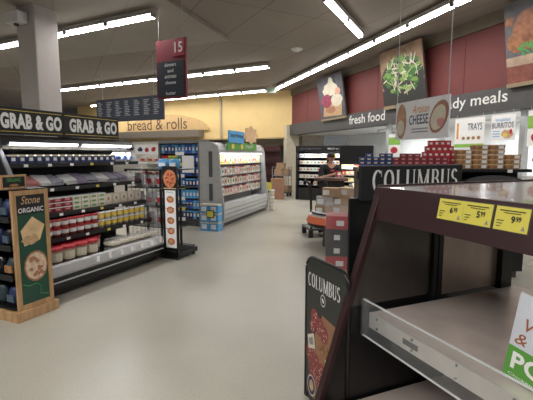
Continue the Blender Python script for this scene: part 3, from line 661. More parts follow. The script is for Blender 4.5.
for i, (x, y, z) in enumerate([(.50, 15.98, .832), (.78, 15.95, .832), (.58, 15.97, 1.075), (.5, 16.0, .172), (.8, 15.95, .172), (.52, 16.0, .414)]):
    cbx.put((x, y, z), D2R(-20), ['left box on upper shelf', 'right box on upper shelf', 'top box', 'left box on platform', 'right box on platform', 'upper left box over the platform'][i]+' of the stockroom cart', 'box', 'boxes on the stock cart')
cb2 = Proto(lambda: kids(MB().box(-.22, .22, -.2, .2, 0, .38, mat('dark kraft', (.30, .16, .10), .8)).build('large_carton'), MB().box(-.03, .03, -.201, .201, .379, .382, CARDL).build('tape')))
for i, (x, y, z) in enumerate([(.40, 14.9, 0.001), (.41, 14.9, .385)]): cb2.put((x, y, z), D2R(10), ['lower', 'upper'][i]+' brown carton standing on the floor beyond the dairy case', 'box', 'large cartons beyond the dairy case')
# dark shelf beside the stockroom
t = thing('dark_shelf', (-.35, 17.6, 0), D2R(-27), 'dark brown shelving seen beyond the dairy case', 'shelving')
MB().box(0, .9, .3, .34, 0, 2.0, mat('dark red brown', (.07, .02, .02))).build('back_panel', t)
for z in (.3, .8, 1.3, 1.8): MB().box(0, .9, -.05, .3, z-.03, z, BROWN).build('shelf', t)
# far cheese case
Ch = Frame(1.04, 14.6, 122)
o = thing('cheese_case', Ch.w(0, 0), Ch.rz, 'black wall case of packaged cheese behind the worker', 'refrigerated case')
WC = 2.15
MB().box(0, WC, .1, .8, 0, .45, BLK).build('lower_body', o); MB().box(0, WC, .74, .8, .4, 1.95, BLKM).build('back_panel', o)
for xa in (0, WC-.05): MB().box(xa, xa+.05, .05, .8, 0, 1.95, BLK).build('end_panel', o)
hd = MB().box(0, WC, .05, .8, 1.76, 1.95, BLKM).build('header', o); MB().text('MILD to SHARP', WC*.58, 1.82, WC*.36, .06, .045, LETW, .01).text('specialty cheese', .2, 1.82, .8, .06, .045, GREY, 0).build('lettering', hd)
cp = [box_proto('cheese_pack', .12, .1, .13, a, b_, None) for a, b_ in ((P_WHT, P_NAVY), (P_CREAM, P_RED), (P_WHT, P_YEL), (P_YEL, P_RED), (P_WHT, P_GRN))]
for k, z in enumerate((.55, .80, 1.05, 1.30, 1.54)):
    MB().box(.05, WC-.05, .2, .74, z-.02, z, DGREY).build('shelf', o)
    for i in range(14):
        if k == 0 and i % 2: continue
        cp[random.choice([0, 0, 1, 4, 2]) if i < 8 else random.choice([2, 3, 1, 0])].put(Ch.w(.13+i*.142, .27, z), Ch.rz, 'cheese pack in the black back case, %s shelf from floor, %s from left' % (ORD[k], ORD[i]), 'cheese pack', 'cheese packs on shelf %s of the black case' % ORD[k])
l = bpy.data.lights.new('case_lamp', 'AREA'); l.shape = 'RECTANGLE'; l.size = WC-.3; l.size_y = .05; l.energy = 10
lo = bpy.data.objects.new('case_lamp', l); COL.objects.link(lo); lo.location = Ch.w(WC/2, .08, 1.74); lo.rotation_euler = (D2R(20), 0, Ch.rz)
# black screen-like fridge top right of it
Bk = Frame(2.10, 11.6, 110)
o = thing('prepared_food_case', Bk.w(0, 0), Bk.rz, 'black case with lit shelves of yellow packs right of the worker', 'refrigerated case')
MB().box(0, .95, .1, .7, 0, .6, BLK).build('lower_body', o); MB().box(0, .95, .66, .7, .6, 1.9, BLKM).build('back_panel', o)
MB().box(-.0, .95, .05, .7, 1.42, 1.9, BLK).build('header', o)
for xa in (0, .92): MB().box(xa, xa+.03, .1, .7, .6, 1.42, BLK).build('end_panel', o)
yp = [box_proto('prepared_meal', .11, .1, .11, a, b_, None) for a, b_ in ((P_YEL, P_RED), (P_TAN, P_WHT), (P_RED, P_YEL), (cm('lemon', (.8, .7, .3)), P_WHT))]
for k, z in enumerate((.62, .86, 1.06, 1.24)):
    MB().box(.03, .92, .15, .66, z-.02, z, GREY).build('shelf', o)
    for i in range(7): yp[random.choice([0, 1, 2, 3]) if k > 1 else 3].put(Bk.w(.10+i*.125, .22, z), Bk.rz, 'meal pack in the case right of the worker, %s shelf from floor, %s from left' % (ORD[k], ORD[i]), 'meal pack', 'meal packs on shelf %s beside the worker' % ORD[k])
l = bpy.data.lights.new('case_lamp', 'AREA'); l.shape = 'RECTANGLE'; l.size = .8; l.size_y = .05; l.energy = 6
lo = bpy.data.objects.new('case_lamp', l); COL.objects.link(lo); lo.location = Bk.w(.48, .06, 1.40); lo.rotation_euler = (D2R(20), 0, Bk.rz)
# ------------------------------------------------------------------ worker and olive bar
Ob = Frame(1.05, 8.62, 100)
o = thing('serving_counter', Ob.w(0, 0), Ob.rz, 'brown topped counter in front of the worker', 'counter')
MB().box(-.02, .70, -.02, .38, 1.08, 1.15, mat('brown counter', (.10, .05, .035), .4)).build('top', o, bevel=.01)
MB().box(.08, .62, .06, .36, .0, 1.08, BLKM).build('body', o)
def skin_obj(name, verts, edges, mt, sub=2, parent=None, root=0):
    me = bpy.data.meshes.new(name); me.from_pydata([v[:3] for v in verts], edges, []); me.materials.append(mt)
    ob = bpy.data.objects.new(name, me); COL.objects.link(ob)
    ob.modifiers.new('skin', 'SKIN'); sl = me.skin_vertices[0] if len(me.skin_vertices) else None
    if sl is None:
        bm = bmesh.new(); bm.from_mesh(me); bm.verts.layers.skin.verify(); bm.to_mesh(me); bm.free(); sl = me.skin_vertices[0]
    for i, v in enumerate(verts):
        r = v[3] if isinstance(v[3], tuple) else (v[3], v[3]); sl.data[i].radius = r; sl.data[i].use_root = (i == root)
    s = ob.modifiers.new('sub', 'SUBSURF'); s.levels = sub; s.render_levels = sub; ob.modifiers['skin'].use_smooth_shade = True
    if parent: ob.parent = parent
    return ob
Pw = thing('person', (1.48, 9.36, 0), D2R(18), 'worker in black cap and black shirt looking down behind the counter', 'person')
# skeleton: faces -y, looking down at something held at the chest
V = [(0, 0, .95, (.15, .11)), (0, 0, 1.12, (.13, .10)), (0, -.01, 1.28, (.155, .11)), (0, 0, 1.38, (.12, .085)), (0, -.01, 1.44, .05), (0, -.03, 1.49, .052), (0, -.055, 1.545, (.072, .085)), (0, -.06, 1.60, (.072, .09)), (0, -.05, 1.645, (.05, .06))]
Ed = [(i, i+1) for i in range(8)]
def chain(a, pts):
    k = a
    for p in pts: V.append(p); Ed.append((k, len(V)-1)); k = len(V)-1
    return k
hands = {}
for s in (-1, 1):
    wr_ = chain(3, [(s*.17, 0, 1.36, .065), (s*.24, -.02, 1.22, .052), (s*.26, -.10, 1.10, .045), (s*.18, -.24, 1.16, .036), (s*.10, -.33, 1.20, .028), (s*.075, -.37, 1.21, (.034, .02))])
    for j in range(4): chain(wr_, [(s*(.075-.02+.0*j), -.40-.004*j, 1.245-.021*j, .009), (s*(.035), -.435, 1.25-.021*j, .008), (s*.012, -.43, 1.25-.021*j, .007)])
    chain(wr_, [(s*.05, -.36, 1.245, .01), (s*.03, -.39, 1.262, .009)])
    chain(0, [(s*.10, 0, .86, .095), (s*.11, 0, .5, .062), (s*.11, .02, .12, .042), (s*.11, -.02, .05, .042), (s*.12, -.14, .035, .034)])
body = skin_obj('body', V, Ed, SKIN, 2, Pw)
V = [(0, .0, .93, (.165, .125)), (0, 0, 1.12, (.15, .115)), (0, -.01, 1.28, (.175, .125)), (0, 0, 1.385, (.13, .095)), (0, -.005, 1.42, .065)]
Ed = [(i, i+1) for i in range(4)]
for s in (-1, 1): chain(3, [(s*.175, 0, 1.365, .08), (s*.245, -.02, 1.22, .068), (s*.262, -.09, 1.12, .062)])
skin_obj('shirt', V, Ed, cm('black shirt', (.012, .012, .016), .8), 2, Pw)
V = [(0, 0, .95, (.16, .12))]; Ed = []
for s in (-1, 1): chain(0, [(s*.10, 0, .84, .11), (s*.11, 0, .5, .08), (s*.11, .02, .1, .06)])
skin_obj('trousers', V, Ed, cm('dark trousers', (.02, .02, .03), .8), 2, Pw)
capm = cm('black cap', (.012, .012, .014), .7)
MB().lathe([(.092, 1.585), (.094, 1.62), (.080, 1.665), (.045, 1.69), (.01, 1.697)], capm, (0, -.045, 0), 16, 1, 1.12).build('cap', Pw, smooth=True)
MB().prism([(-.085, -.12), (.085, -.12), (.07, -.19), (.03, -.215), (-.03, -.215), (-.07, -.19)], 1.585, 1.597, capm, 'z').build('cap_brim', Pw)
MB().ball((0, -.0, 1.545), .088, .085, .085, cm('dark brown hair', (.03, .018, .012), .7)).ball((0, .07, 1.47), .05, .04, .09, cm('dark brown hair', (.03, .018, .012))).build('hair', Pw, smooth=True)
fb = MB(); ew = cm('eye white', (.6, .6, .6)); ei = cm('iris', (.03, .02, .015))
for s in (-1, 1): fb.ball((s*.03, -.138, 1.565), .013, .008, .007, ew, 8).ball((s*.03, -.145, 1.564), .006, .004, .006, ei, 8)
fb.ball((0, -.155, 1.54), .011, .018, .022, SKIN, 8); fb.ball((0, -.142, 1.508), .024, .008, .006, cm('lips', (.45, .16, .14)), 8)
for s in (-1, 1): fb.ball((s*.082, -.055, 1.55), .01, .018, .028, SKIN, 8)
fb.build('face', Pw, smooth=True)
MB().box(-.05, .05, -.145, -.125, 1.26, 1.30, P_RED).build('name_badge', Pw)
t = thing('held_package', (1.48+.42*math.sin(D2R(18)), 9.36-.42*math.cos(D2R(18)), 1.16), D2R(18), 'red and white package held by the worker', 'package')
MB().box(-.05, .05, -.03, .03, 0, .12, P_RED).build('carton', t); MB().box(-.035, .035, -.032, -.0305, .03, .09, P_WHT).build('printed_label', t)
# ------------------------------------------------------------------ orange promo table
Ot = (1.32, 7.15)
o = thing('promo_table', (Ot[0], Ot[1], 0), 0, 'round black-skirted display table with a bright orange edge', 'display table')
MB().lathe([(.30, 0), (.30, .42)], BLKM, n=24).build('pedestal', o); MB().lathe([(.52, .36), (.58, .40), (.58, .44)], BLK, n=32).build('under_rim', o)
MB().lathe([(.58, .44), (.60, .46), (.56, .56), (.54, .57)], ORANGE, n=32).build('orange_rim', o, smooth=False); MB().lathe([(.54, .565), (.54, .585)], P_WHT, n=32).build('top', o)
cup = tub_proto('dip_cup', .045, .06, P_CREAM, P_WHT, P_NAVY)
for i in range(14):
    a = math.pi*(1.02+.05*i)+.0; cup.put((Ot[0]+.47*math.cos(a), Ot[1]+.47*math.sin(a), .586), 0, 'white lidded dip cup on the orange table rim, %s from the left' % ORD[i], 'dip cup', 'dip cups round the orange table')
sb = [Proto(lambda c=c: kids(MB().box(-.15, .15, -.11, .11, 0, .155, c).build('goods_box'), MB().box(-.13, -.02, -.113, -.1105, .03, .12, P_WHT).build('shipping_label'))) for c in (CARD, CARDL, mat('grey carton', (.42, .40, .38), .8))]
lay = [(-.30, .0, 0, 0, 'bottom left'), (.02, -.0, 0, 1, 'bottom middle'), (.34, .06, 0, 2, 'bottom right'), (-.28, .0, 1, 2, 'second layer left'), (.04, .0, 1, 0, 'second layer right'), (-.16, .0, 2, 0, 'third layer left'), (.17, .02, 2, 1, 'third layer right')]
for dx, dy, k, c, nm in lay:
    sb[c].put((Ot[0]+dx*.95, Ot[1]+dy, .588+k*.157), D2R(-12 if k != 2 else -20), nm+' carton piled on the orange rimmed table', 'box', 'cartons on the orange rimmed table')
t = thing('paper_bag', (1.62, 6.80, .588), D2R(-10), 'white paper packet leaning on the carton pile', 'packet'); 
MB().box(-.09, .09, -.02, .02, -.0, .2, P_WHT, Matrix.Rotation(D2R(-10), 4, 'X')).build('packet', t)
# platform truck handles to the left of the table
t = thing('platform_truck', (1.02, 8.14, 0), D2R(10), 'stock truck with curved dark handles left of the orange table', 'cart')
MB().box(-.22, .22, -.3, .3, .14, .18, DGREY).build('platform', t)
for x in (-.18, .18):
    MB().tube([(x, -.28, .18), (x-.02, -.28, .9), (x-.06, -.28, 1.08), (x-.14, -.28, 1.16)], .024, BLK).build('handle', t)
    for y in (-.25, .25): MB().lathe([(.05, 0), (.05, .14)], BLK, (x, y, 0)).build('caster', t)
# cheese island right of the table with pale cheese
o = thing('cheese_island', (2.2, 8.25, 0), D2R(-8), 'low black island heaped with pale cheese wedges', 'display case')
MB().box(-.45, .45, -.5, .6, 0, .62, BLK).build('body', o); MB().prism([(-.5, .62), (.6, .62), (.6, 1.0), (.5, 1.0)], -.45, .45, DGREY).build('sloped_deck', o)
l = bpy.data.lights.new('case_lamp', 'AREA'); l.shape = 'RECTANGLE'; l.size = .8; l.size_y = .1; l.energy = 8; l.color = (1, .95, .85)
lo = bpy.data.objects.new('case_lamp', l); COL.objects.link(lo); lo.location = (2.2, 8.2, 1.45)
def mk_wedge():
    return kids(MB().prism([(-.07, 0), (.07, 0), (.07, .07), (.03, .075)], -.06, .06, cm('pale cheese', (.78, .70, .48), var=.1)).build('cheese_wedge'), MB().box(-.03, .03, -.072, -.0705, .015, .03, P_WHT).build('printed_label'))
wg = Proto(mk_wedge)
for r_ in range(4):
    for i in range(5):
        lx, ly = -.33+.16*i, -.38+.25*r_; c, s_ = math.cos(D2R(-8)), math.sin(D2R(-8))
        wg.put((2.2+lx*c-ly*s_, 8.25+lx*s_+ly*c, .622+(ly+.5)*.38+.0), D2R(-8)+random.uniform(-.3, .3), 'pale cheese wedge on the island, row %s from the front, %s from left' % (ORD[r_], ORD[i]), 'cheese', 'cheese wedges on the island')
# ------------------------------------------------------------------ shrink wrapped display by the fixture
o = thing('wrapped_pallet', (1.02, 5.45, 0), D2R(-11), 'clear wrapped half pallet of red and black cartons', 'wrapped pallet')
MB().box(-.21, .21, -.21, .21, 0, .10, WOOD).build('pallet', o)
MB().box(-.205, .205, -.205, .205, .101, .98, WRAP).build('plastic_wrap', o)
rb = Proto(lambda: kids(MB().box(-.19, .19, -.19, .19, 0, .18, P_RED).build('red_carton', bevel=.004), MB().box(-.05, .05, -.193, -.1905, .05, .12, P_WHT).build('barcode_label')))
bb_ = Proto(lambda: kids(MB().box(-.19, .19, -.19, .19, 0, .18, BLKM).box(.14, .192, -.192, .192, 0, .181, P_RED).build('black_carton'), MB().box(-.08, -.0, -.193, -.1905, .04, .11, P_WHT).build('barcode_label')))
for k in range(4): (rb if k in (0, 1) and k == 0 else bb_ if k < 3 else rb).put((1.02, 5.45, .102+k*.183), D2R(-11), ['bottom', 'second', 'third', 'top'][k]+' carton inside the clear pallet wrap', 'box', 'cartons in the wrapped pallet')
# ------------------------------------------------------------------ deli island with packs behind the COLUMBUS fixture
Di = Frame(1.27, 5.45, 97)
o = thing('deli_island', Di.w(0, 0), Di.rz, 'black island behind the COLUMBUS fixture stacked with small deli packs', 'display case')
MB().box(0, 2.15, 0, .8, .1, 1.30, BLK).build('body', o); MB().box(.05, 2.1, .05, .75, 0, .1, DGREY).build('kick_plate', o)
MB().box(-.02, 2.17, -.03, .83, 1.42, 1.46, BLK).build('top', o, bevel=.005); MB().box(.0, 2.15, .3, .8, 1.30, 1.42, BLKM).build('riser', o)
pts = [(1.30, 1.24)]+[(1.30+.42*(1-math.cos(math.pi*k/12))*1.0, 1.24+.14*math.sin(math.pi*k/12)) for k in range(13)]
MB().prism(pts[1:], -.06, -.0, mat('charcoal slatted arch', (.06, .06, .065), .4), 'y').build('arched_front', o)
for k in range(2): MB().box(1.25+.62*k, 1.31+.62*k, -.036, -.031, 1.415, 1.455, PAPER if k else TAGY).build('price_tag', o)
blp = box_proto('blue_deli_pack', .085, .06, .05, P_NAVY, P_CREAM, P_BLUE); rdp = box_proto('red_deli_pack', .085, .06, .05, P_DRED, P_PINK, None); rrp = box_proto('red_salami_box', .07, .06, .075, P_RED, P_WHT, None)
brp = Proto(lambda: kids(MB().prism([(-.09, 0), (.09, 0), (.1, .05), (-.1, .05)], -.06, .06, P_BRN, 'y').box(-.1, .1, -.062, .062, .05, .062, P_TAN).build('bakery_tray'), MB().box(.015, .075, -.068, -.0625, .01, .05, P_WHT).build('price_label')))
Z0 = 1.461
ncol = 0
for i in range(5):
    for k in range(4 if i in (1, 3, 4) else 3):
        blp.put(Di.w(.04+i*.09, .10+.01*(k % 2), Z0+k*.0505), Di.rz, '%s blue deli pack in stack %s from the left of the island' % (['bottom', 'second', 'third', 'top'][k], ORD[i]), 'deli pack', 'blue packs on the island')
for i in range(8):
    for k in range(3 + (i in (1, 2, 3))):
        rdp.put(Di.w(.49+i*.09, .09, Z0+k*.0505), Di.rz, '%s dark red deli pack in red stack %s from left' % (['bottom', 'second', 'third', 'top'][k], ORD[i]), 'deli pack', 'dark red packs on the island')
for k in range(5):
    n = [6, 6, 6, 5, 4, 4][k]
    for i in range(n):
        rrp.put(Di.w(1.08-(n-1)*.0375+i*.075, .22, Z0+k*.0755), Di.rz, 'bright red box in the pyramid, layer %s from its base, %s from left' % (ORD[k], ORD[i]), 'salami box', 'red boxes in the pyramid')
for k in range(5):
    xs_ = [0, 1, 2, 3, 4] if k < 3 else [1, 2, 3] if k == 3 else [2, 3]
    for i in xs_:
        brp.put(Di.w(1.15+i*.20, .35-.0*k if i < 1 else .08, Z0+k*.063), Di.rz, 'brown bakery tray, layer %s from below, stack %s from left on the island' % (ORD[k], ORD[i]), 'bakery tray', 'brown trays on the island')
# tan packs at the far right on steel counter
t = thing('back_counter', RW.w(wallx(500, RW, -.9), -.9, 0), RW.rz, 'steel counter with glass front under the BURRITOS sign', 'counter')
MB().box(0, 2.2, 0, .6, 0, 1.05, GREY).build('body', t); MB().box(-.02, 2.22, -.02, .62, 1.05, 1.09, STEEL).build('top', t); MB().box(0, 2.2, .0, .01, 1.09, 1.35, CLEAR).build('glass_guard', t)
MB().tube([(.4, .3, 1.09), (.4, .3, 1.55), (.45, .2, 1.62), (.5, .1, 1.55)], .015, CHROME).build('tap', t)
# ------------------------------------------------------------------ COLUMBUS fixture
def serif(b, word, x0, z0, w, h, y, m, M=None):
    """condensed serif capitals from strokes"""
    adv = {'C': .9, 'O': 1, 'L': .85, 'U': 1, 'M': 1.25, 'B': .9, 'S': .75}; tot = sum(adv[c] for c in word); u = w/tot; x = x0
    def st(pts, r0):
        for i in range(len(pts)-1):
            (ax, az), (bx_, bz) = pts[i], pts[i+1]; dx, dz = bx_-ax, bz-az; l = math.hypot(dx, dz) or 1
            wd = r0*(.35+.65*abs(dz)/l)  # thick verticals, thin horizontals
            nx, nz = -dz/l*wd, dx/l*wd; b.flat([(ax+nx, az+nz), (ax-nx, az-nz), (bx_-nx, bz-nz), (bx_+nx, bz+nz)], y, m, M)
    def ser(cx, z, hw): b.flat([(cx-hw, z), (cx+hw, z), (cx+hw, z+.035*h), (cx-hw, z+.035*h)], y-.0003, m, M)
    def arc(cx, cz, rx, rz, a0, a1, n=14): return [(cx+rx*math.cos(D2R(a0+(a1-a0)*k/n)), cz+rz*math.sin(D2R(a0+(a1-a0)*k/n))) for k in range(n+1)]
    T_ = .10*u
    for c in word:
        a = adv[c]*u; L_, R_ = x+.12*u, x+a-.12*u; cx = (L_+R_)/2; hw = (R_-L_)/2; zt = z0+h
        if c == 'O': st(arc(cx, z0+h/2, hw-T_*.5, h/2-.02*h, 0, 360, 24), T_)
        if c == 'C': st(arc(cx+.03*u, z0+h/2, hw, h/2-.02*h, 50, 310, 20), T_); b.flat([(R_-.04*u, z0+.68*h), (R_, z0+.68*h), (R_, zt), (R_-.04*u, z0+.9*h)], y, m, M)
        if c == 'L': st([(L_+.12*u, z0), (L_+.12*u, zt)], T_); ser(L_+.12*u, z0, .14*u); ser(L_+.12*u, zt-.035*h, .14*u); ser(cx, z0, hw); b.flat([(R_-.06*u, z0), (R_, z0), (R_+.02*u, z0+.25*h)], y, m, M)
        if c == 'U':
            st([(L_+.1*u, zt), (L_+.1*u, z0+.28*h)]+arc(cx, z0+.28*h, cx-L_-.1*u, .26*h, 180, 360)[1:-1]+[(R_-.1*u, z0+.28*h)], T_); st([(R_-.1*u, z0+.28*h), (R_-.1*u, zt)], T_*.5)
            ser(L_+.1*u, zt-.035*h, .13*u); ser(R_-.1*u, zt-.035*h, .12*u)
        if c == 'M': st([(L_+.08*u, z0), (L_+.08*u, zt)], T_*.5); st([(L_+.1*u, zt), (cx, z0+.05*h)], T_*.9); st([(cx, z0+.05*h), (R_-.12*u, zt)], T_*.5); st([(R_-.12*u, z0), (R_-.12*u, zt)], T_); ser(L_+.08*u, z0, .11*u); ser(R_-.12*u, z0, .13*u); ser(L_+.06*u, zt-.035*h, .1*u); ser(R_-.1*u, zt-.035*h, .12*u)
        if c == 'B': st([(L_+.12*u, z0), (L_+.12*u, zt)], T_); st([(L_+.12*u, zt-.02*h)]+arc(cx, z0+.76*h, hw*.7, .22*h, 90, -90)+[(L_+.12*u, z0+.54*h)], T_*.9); st([(L_+.12*u, z0+.54*h)]+arc(cx, z0+.28*h, hw*.9, .26*h, 90, -90)+[(L_+.12*u, z0+.02*h)], T_*.9); ser(L_+.12*u, z0, .14*u); ser(L_+.12*u, zt-.035*h, .14*u)
        if c == 'S': st(arc(cx, z0+.74*h, hw*.85, .24*h, 30, 250, 12)+arc(cx, z0+.26*h, hw*.9, .24*h, 80, -150, 12), T_*.95)
        x += a
Cf = Frame(.74, 3.25, 67)
o = thing('columbus_fixture', Cf.w(0, 0), Cf.rz, 'black merchandiser with COLUMBUS header standing behind the maroon case', 'display fixture')
MB().box(-.035, 1.16, .045, .075, 0, 1.29, BLK).build('back_panel', o, bevel=.008); MB().box(.12, 1.16, -.38, .045, 0, .55, BLK).build('body', o, bevel=.008); MB().box(.14, 1.14, -.36, .04, .86, .88, BLK).build('shelf', o)
hd = MB().box(.04, 1.16, 0, .04, 1.27, 1.556, BLKM).build('header_board', o); b = MB(); serif(b, 'COLUMBUS', .14, 1.345, .97, .175, -.004, LETW); b.build('lettering', hd)
MB().box(.04, 1.16, -.003, .043, 1.55, 1.56, DGREY).build('header_edge', hd)
# arched side sign
Sp = Frame(.262, 2.60, 157)
o = thing('arched_sign', Sp.w(0, 0), Sp.rz, 'black arched COLUMBUS board with salami picture in front of the fixture', 'sign')
HS, WS = .985, .48
def arch(inset, n=8):
    r = .09-inset*.5; pts = [(inset, 0.0)]
    pts += [(inset+r-r*math.cos(math.pi/2*k/n), HS-inset-r+r*math.sin(math.pi/2*k/n)) for k in range(n+1)]
    pts += [(WS-inset-r+r*math.sin(math.pi/2*k/n), HS-inset-r+r*math.cos(math.pi/2*k/n)) for k in range(n+1)]+[(WS-inset, 0.0)]
    return pts
MB().prism(arch(.01), .005, .02, mat('black poster', (.022, .026, .024), .35), 'y').build('poster_board', o)
b = MB(); b.tube([(x, .0125, z) for x, z in arch(.0)], .014, BLK, 8); b.build('frame_tube', o, smooth=True)
b = MB(); serif(b, 'COLUMBUS', .03, .795, .38, .09, .003, LETW)
b.oval(.22, .745, .03, .04, .003, LGREY, n=14); b.oval(.22, .745, .023, .031, .0025, BLKM, n=14); b.oval(.22, .745, .010, .018, .002, LETW, n=8, rot=.6); b.build('lettering', o)
b = MB(); bdm = cm('serving board print', (.30, .15, .08), var=.2)
b.flat([(.05, .30), (.30, .62), (.52, .60), (.56, .12), (.30, .0), (.12, .0)], .004, bdm)
k_ = 0
for (cx, cz, r) in [(.17, .57, .07), (.26, .53, .075), (.33, .50, .07), (.13, .50, .05), (.10, .30, .08), (.2, .26, .085), (.29, .24, .07), (.15, .2, .075), (.26, .16, .07), (.38, .2, .06)]:
    b.oval(cx, cz, r, r*.85, .0035-k_*.0002, cm('salami edge print', (.26, .05, .045))); b.oval(cx, cz, r*.9, r*.75, .0034-k_*.0002, P_MEAT); k_ += 1
    for _ in range(9): a = random.uniform(0, 6.3); q = r*.75*random.random()**.5; b.oval(cx+q*math.cos(a), cz+q*.8*math.sin(a), .007, .006, .0033-(k_-1)*.0002, cm('salami fat', (.62, .42, .38)), n=6)
for _ in range(24): b.oval(random.uniform(.25, .42), random.uniform(.30, .42), .018, .013, .0012, cm('nut', (.40, .20, .09)), n=7, rot=random.random()*3)
b.flat([(.05, .42), (.16, .46), (.19, .36), (.07, .33)], .0010, P_CREAM); b.flat([(.07, .40), (.14, .43), (.16, .38), (.09, .36)], .0008, GREY)
for _ in range(7): b.oval(random.uniform(.33, .44), random.uniform(.22, .36), .025, .02, .0009, P_CREAM, n=6, jit=.2)
b.oval(.13, .08, .075, .075, .0008, P_CREAM, n=18); b.oval(.13, .08, .065, .065, .0005, P_NAVY, n=18); b.oval(.13, .08, .04, .04, .0003, P_TAN, n=12)
b.v = [(x*.72, y, z*.98+.04) for x, y, z in b.v]; b.build('salami_print', o); MB().box(.0, .03, -.0, .22, 0, .03, BLK).box(WS-.03, WS, -.0, .22, 0, .03, BLK).build('foot', o)
# ------------------------------------------------------------------ maroon island case in the foreground
B = Frame(.65, 2.22, 157)
o = thing('island_case', B.w(0, 0), B.rz, 'dark maroon island case with stainless shelf filling the right foreground', 'display case')
LB = 1.75
MB().box(-.05, LB, -.01, 1.45, 1.435, 1.47, BROWNT).build('top', o, bevel=.003)
MB().box(-.05, LB, 1.44, 1.465, 1.43, 1.485, BROWN).box(-.055, -.035, .0, 1.46, 1.43, 1.478, BROWN).build('top_edging', o)
MB().prism([(-.015, 1.468), (-.05, 1.29), (-.025, 1.285), (.01, 1.44)], -.05, LB, BROWN).build('fascia', o)
prof = [(0, 1.465), (-.36, .47), (-.42, .06), (-.30, .06), (-.22, .47), (.05, 1.25), (.06, 1.44)]
MB().prism([(-.01, 1.466), (-.345, .44), (-.489, .0), (-.455, .0), (-.315, .44), (.02, 1.44)], -.045, -.0, BROWN).build('front_post', o, bevel=.003)
MB().prism([(-.315, .44), (-.455, .0), (1.40, .0), (1.40, .60), (1.10, .76), (1.10, 1.43), (.02, 1.43)], -.04, -.02, BLK).build('end_wall', o)
MB().prism([(-.19, .80), (.005, 1.43), (.385, 1.43), (.385, .80)], -.02, -.012, DGLASS).build('dark_panel', o)
MB().box(-.02, .01, .39, .42, .76, 1.43, BLK).box(-.02, .01, .43, .465, .76, 1.43, BLK).build('mullion', o)
MB().box(-.02, -.012, .47, .97, .78, 1.43, STEELD).build('steel_panel', o)
MB().box(-.02, .03, .97, 1.07, .76, 1.43, BLK).build('rear_post', o)
# warm reflection object: the printed salami board reflects in the dark panel
MB().box(.03, LB, -.085, 1.12, .755, .77, STEEL).build('shelf_deck', o)
MB().box(.03, LB, -.092, -.085, .685, .77, mat('steel front band', (.60, .58, .56), .3, metal=.5)).build('shelf_front', o)
b = MB()
for k in range(7):
    x = .1+.26*k
    for z in (.70, .755): b.lathe([(.009, 0), (.006, .006)], CHROME, n=8, M=Matrix.Translation((x, -.092, z)) @ Matrix.Rotation(D2R(90), 4, 'X'))
b.build('bolt', o)
MB().box(.30, .40, -.094, -.0922, .712, .74, DGREY).build('rating_plate', o)
MB().box(.0, LB, -.112, -.106, .63, .84, CLEAR).build('acrylic_guard', o); MB().box(-.003, .02, -.125, -.085, .63, .845, CLEAR).build('guard_bracket', o)
MB().box(.0, LB, -.114, -.104, .837, .843, mat('acrylic edge', (.6, .62, .62), .2)).box(.0, LB, -.114, -.104, .628, .633, mat('acrylic edge', (.6, .62, .62))).build('guard_edge', o)
MB().box(.0, LB, -.25, 1.0, .22, .24, STEEL).build('lower_deck', o); MB().box(0, LB, .55, .58, .24, .75, BLK).build('inner_divider', o); MB().box(0, LB, -.29, 1.05, .0, .20, BLK).build('base', o)
MB().box(.86, .90, -.03, .01, .24, .70, GREY).build('support_leg', o)
MB().box(.95, 1.4, -.10, -.02, .0, .66, BROWN).build('kick_panel', o)
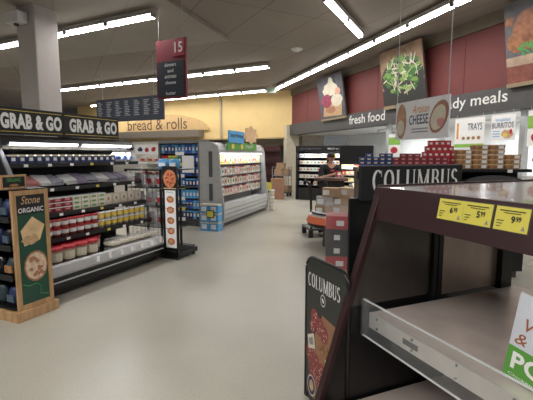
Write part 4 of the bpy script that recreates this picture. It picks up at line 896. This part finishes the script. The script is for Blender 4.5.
# price cards on the fascia
Tf = Matrix.Rotation(math.atan2(.035, .178), 4, 'X')
for i, (u0, u1, pr) in enumerate([(439, 465, '6'), (464, 494.5, '5'), (496.5, 533, '9')]):
    xa, xb = B.hit(u0, -.04)+.0, B.hit(u1, -.04)-.006; w = xb-xa; h = .092
    t = thing('price_card', B.w(xa, -.036, 1.360), B.rz, ['left', 'middle', 'right'][i]+' yellow price card reading %s.99 on the maroon fascia' % pr, 'price card', 'yellow price cards')
    TT = Matrix.Rotation(D2R(-11), 4, 'X')
    MB().box(-.004, w+.004, -.004, -.001, -.004, h+.004, CLEAR, TT).build('sleeve', t)
    MB().box(0, w, -.007, -.0045, 0, h, TAGY, TT).build('card', t)
    b = MB(); b.text(pr, w*.50, h*.34, w*.12, h*.30, -.0085, BLKM, .03, TT); b.text('99', w*.64, h*.42, w*.15, h*.22, -.0085, BLKM, .02, TT)
    b.box(w*.12, w*.88, -.0085, -.0075, h*.82, h*.86, BLKM, TT); b.box(w*.25, w*.75, -.0085, -.0075, h*.73, h*.76, BLKM, TT)
    for k in range(3): b.box(w*.08, w*(.2+.05*k), -.0085, -.0075, h*(.15+.12*k), h*(.18+.12*k), BLKM, TT)
    b.flat([(w*.82, h*.1), (w*.94, h*.1), (w*.88, h*.3)], -.0085, GREY, TT); b.build('print', t)
# green and white portion sign
t = thing('promo_sign', (.938, 1.5, .79), B.rz, 'green and white sign with brown script clipped to the case rim', 'sign')
Tg = Matrix.Rotation(D2R(-7), 4, 'Y') @ Matrix.Rotation(D2R(-14), 4, 'X')
Tg = Matrix.Rotation(D2R(6.5), 4, 'Y') @ Matrix.Rotation(D2R(-3), 4, 'X')
MB().box(0, .30, -.003, .0, .130, .345, mat('marble pale card', (.60, .63, .70), .5, var=.08), Tg).build('upper_card', t)
MB().box(0, .30, -.003, .0, 0, .130, P_SIGNG, Tg).build('green_card', t)
b = MB(); b.text('POR', .022, .042, .20, .070, -.004, PAPER, .03, Tg); b.text('Chicken, Turkey', .02, .010, .2, .014, -.004, PAPER, 0, Tg); b.text('Warm', .03, .205, .20, .05, -.004, cm('rust ink', (.33, .10, .04)), 0, Tg, .25); b.text('& Fresh', .015, .145, .24, .045, -.004, cm('rust ink', (.33, .10, .04)), 0, Tg, .25); b.build('print', t)
MB().box(.02, .05, .0, .06, -.06, .03, CLEAR, Tg).build('clip', t)
# post standing on the case top at the right edge
t = thing('topper_post', B.w(.28, 1.20, 1.47), B.rz, 'dark upright post standing on the island case top at right edge', 'post')
MB().box(-.0, .03, 0, .03, 0, .36, mat('bronze post', (.06, .045, .03), .5)).build('post', t)
# ------------------------------------------------------------------ world + view
w = bpy.data.worlds.new('world'); S.world = w; w.use_nodes = True
w.node_tree.nodes['Background'].inputs[0].default_value = (.75, .78, .82, 1); w.node_tree.nodes['Background'].inputs[1].default_value = .10
S.view_settings.view_transform = 'Standard'; S.view_settings.look = 'None'; S.view_settings.exposure = .25; S.view_settings.gamma = 1; S.view_settings.use_curve_mapping = False
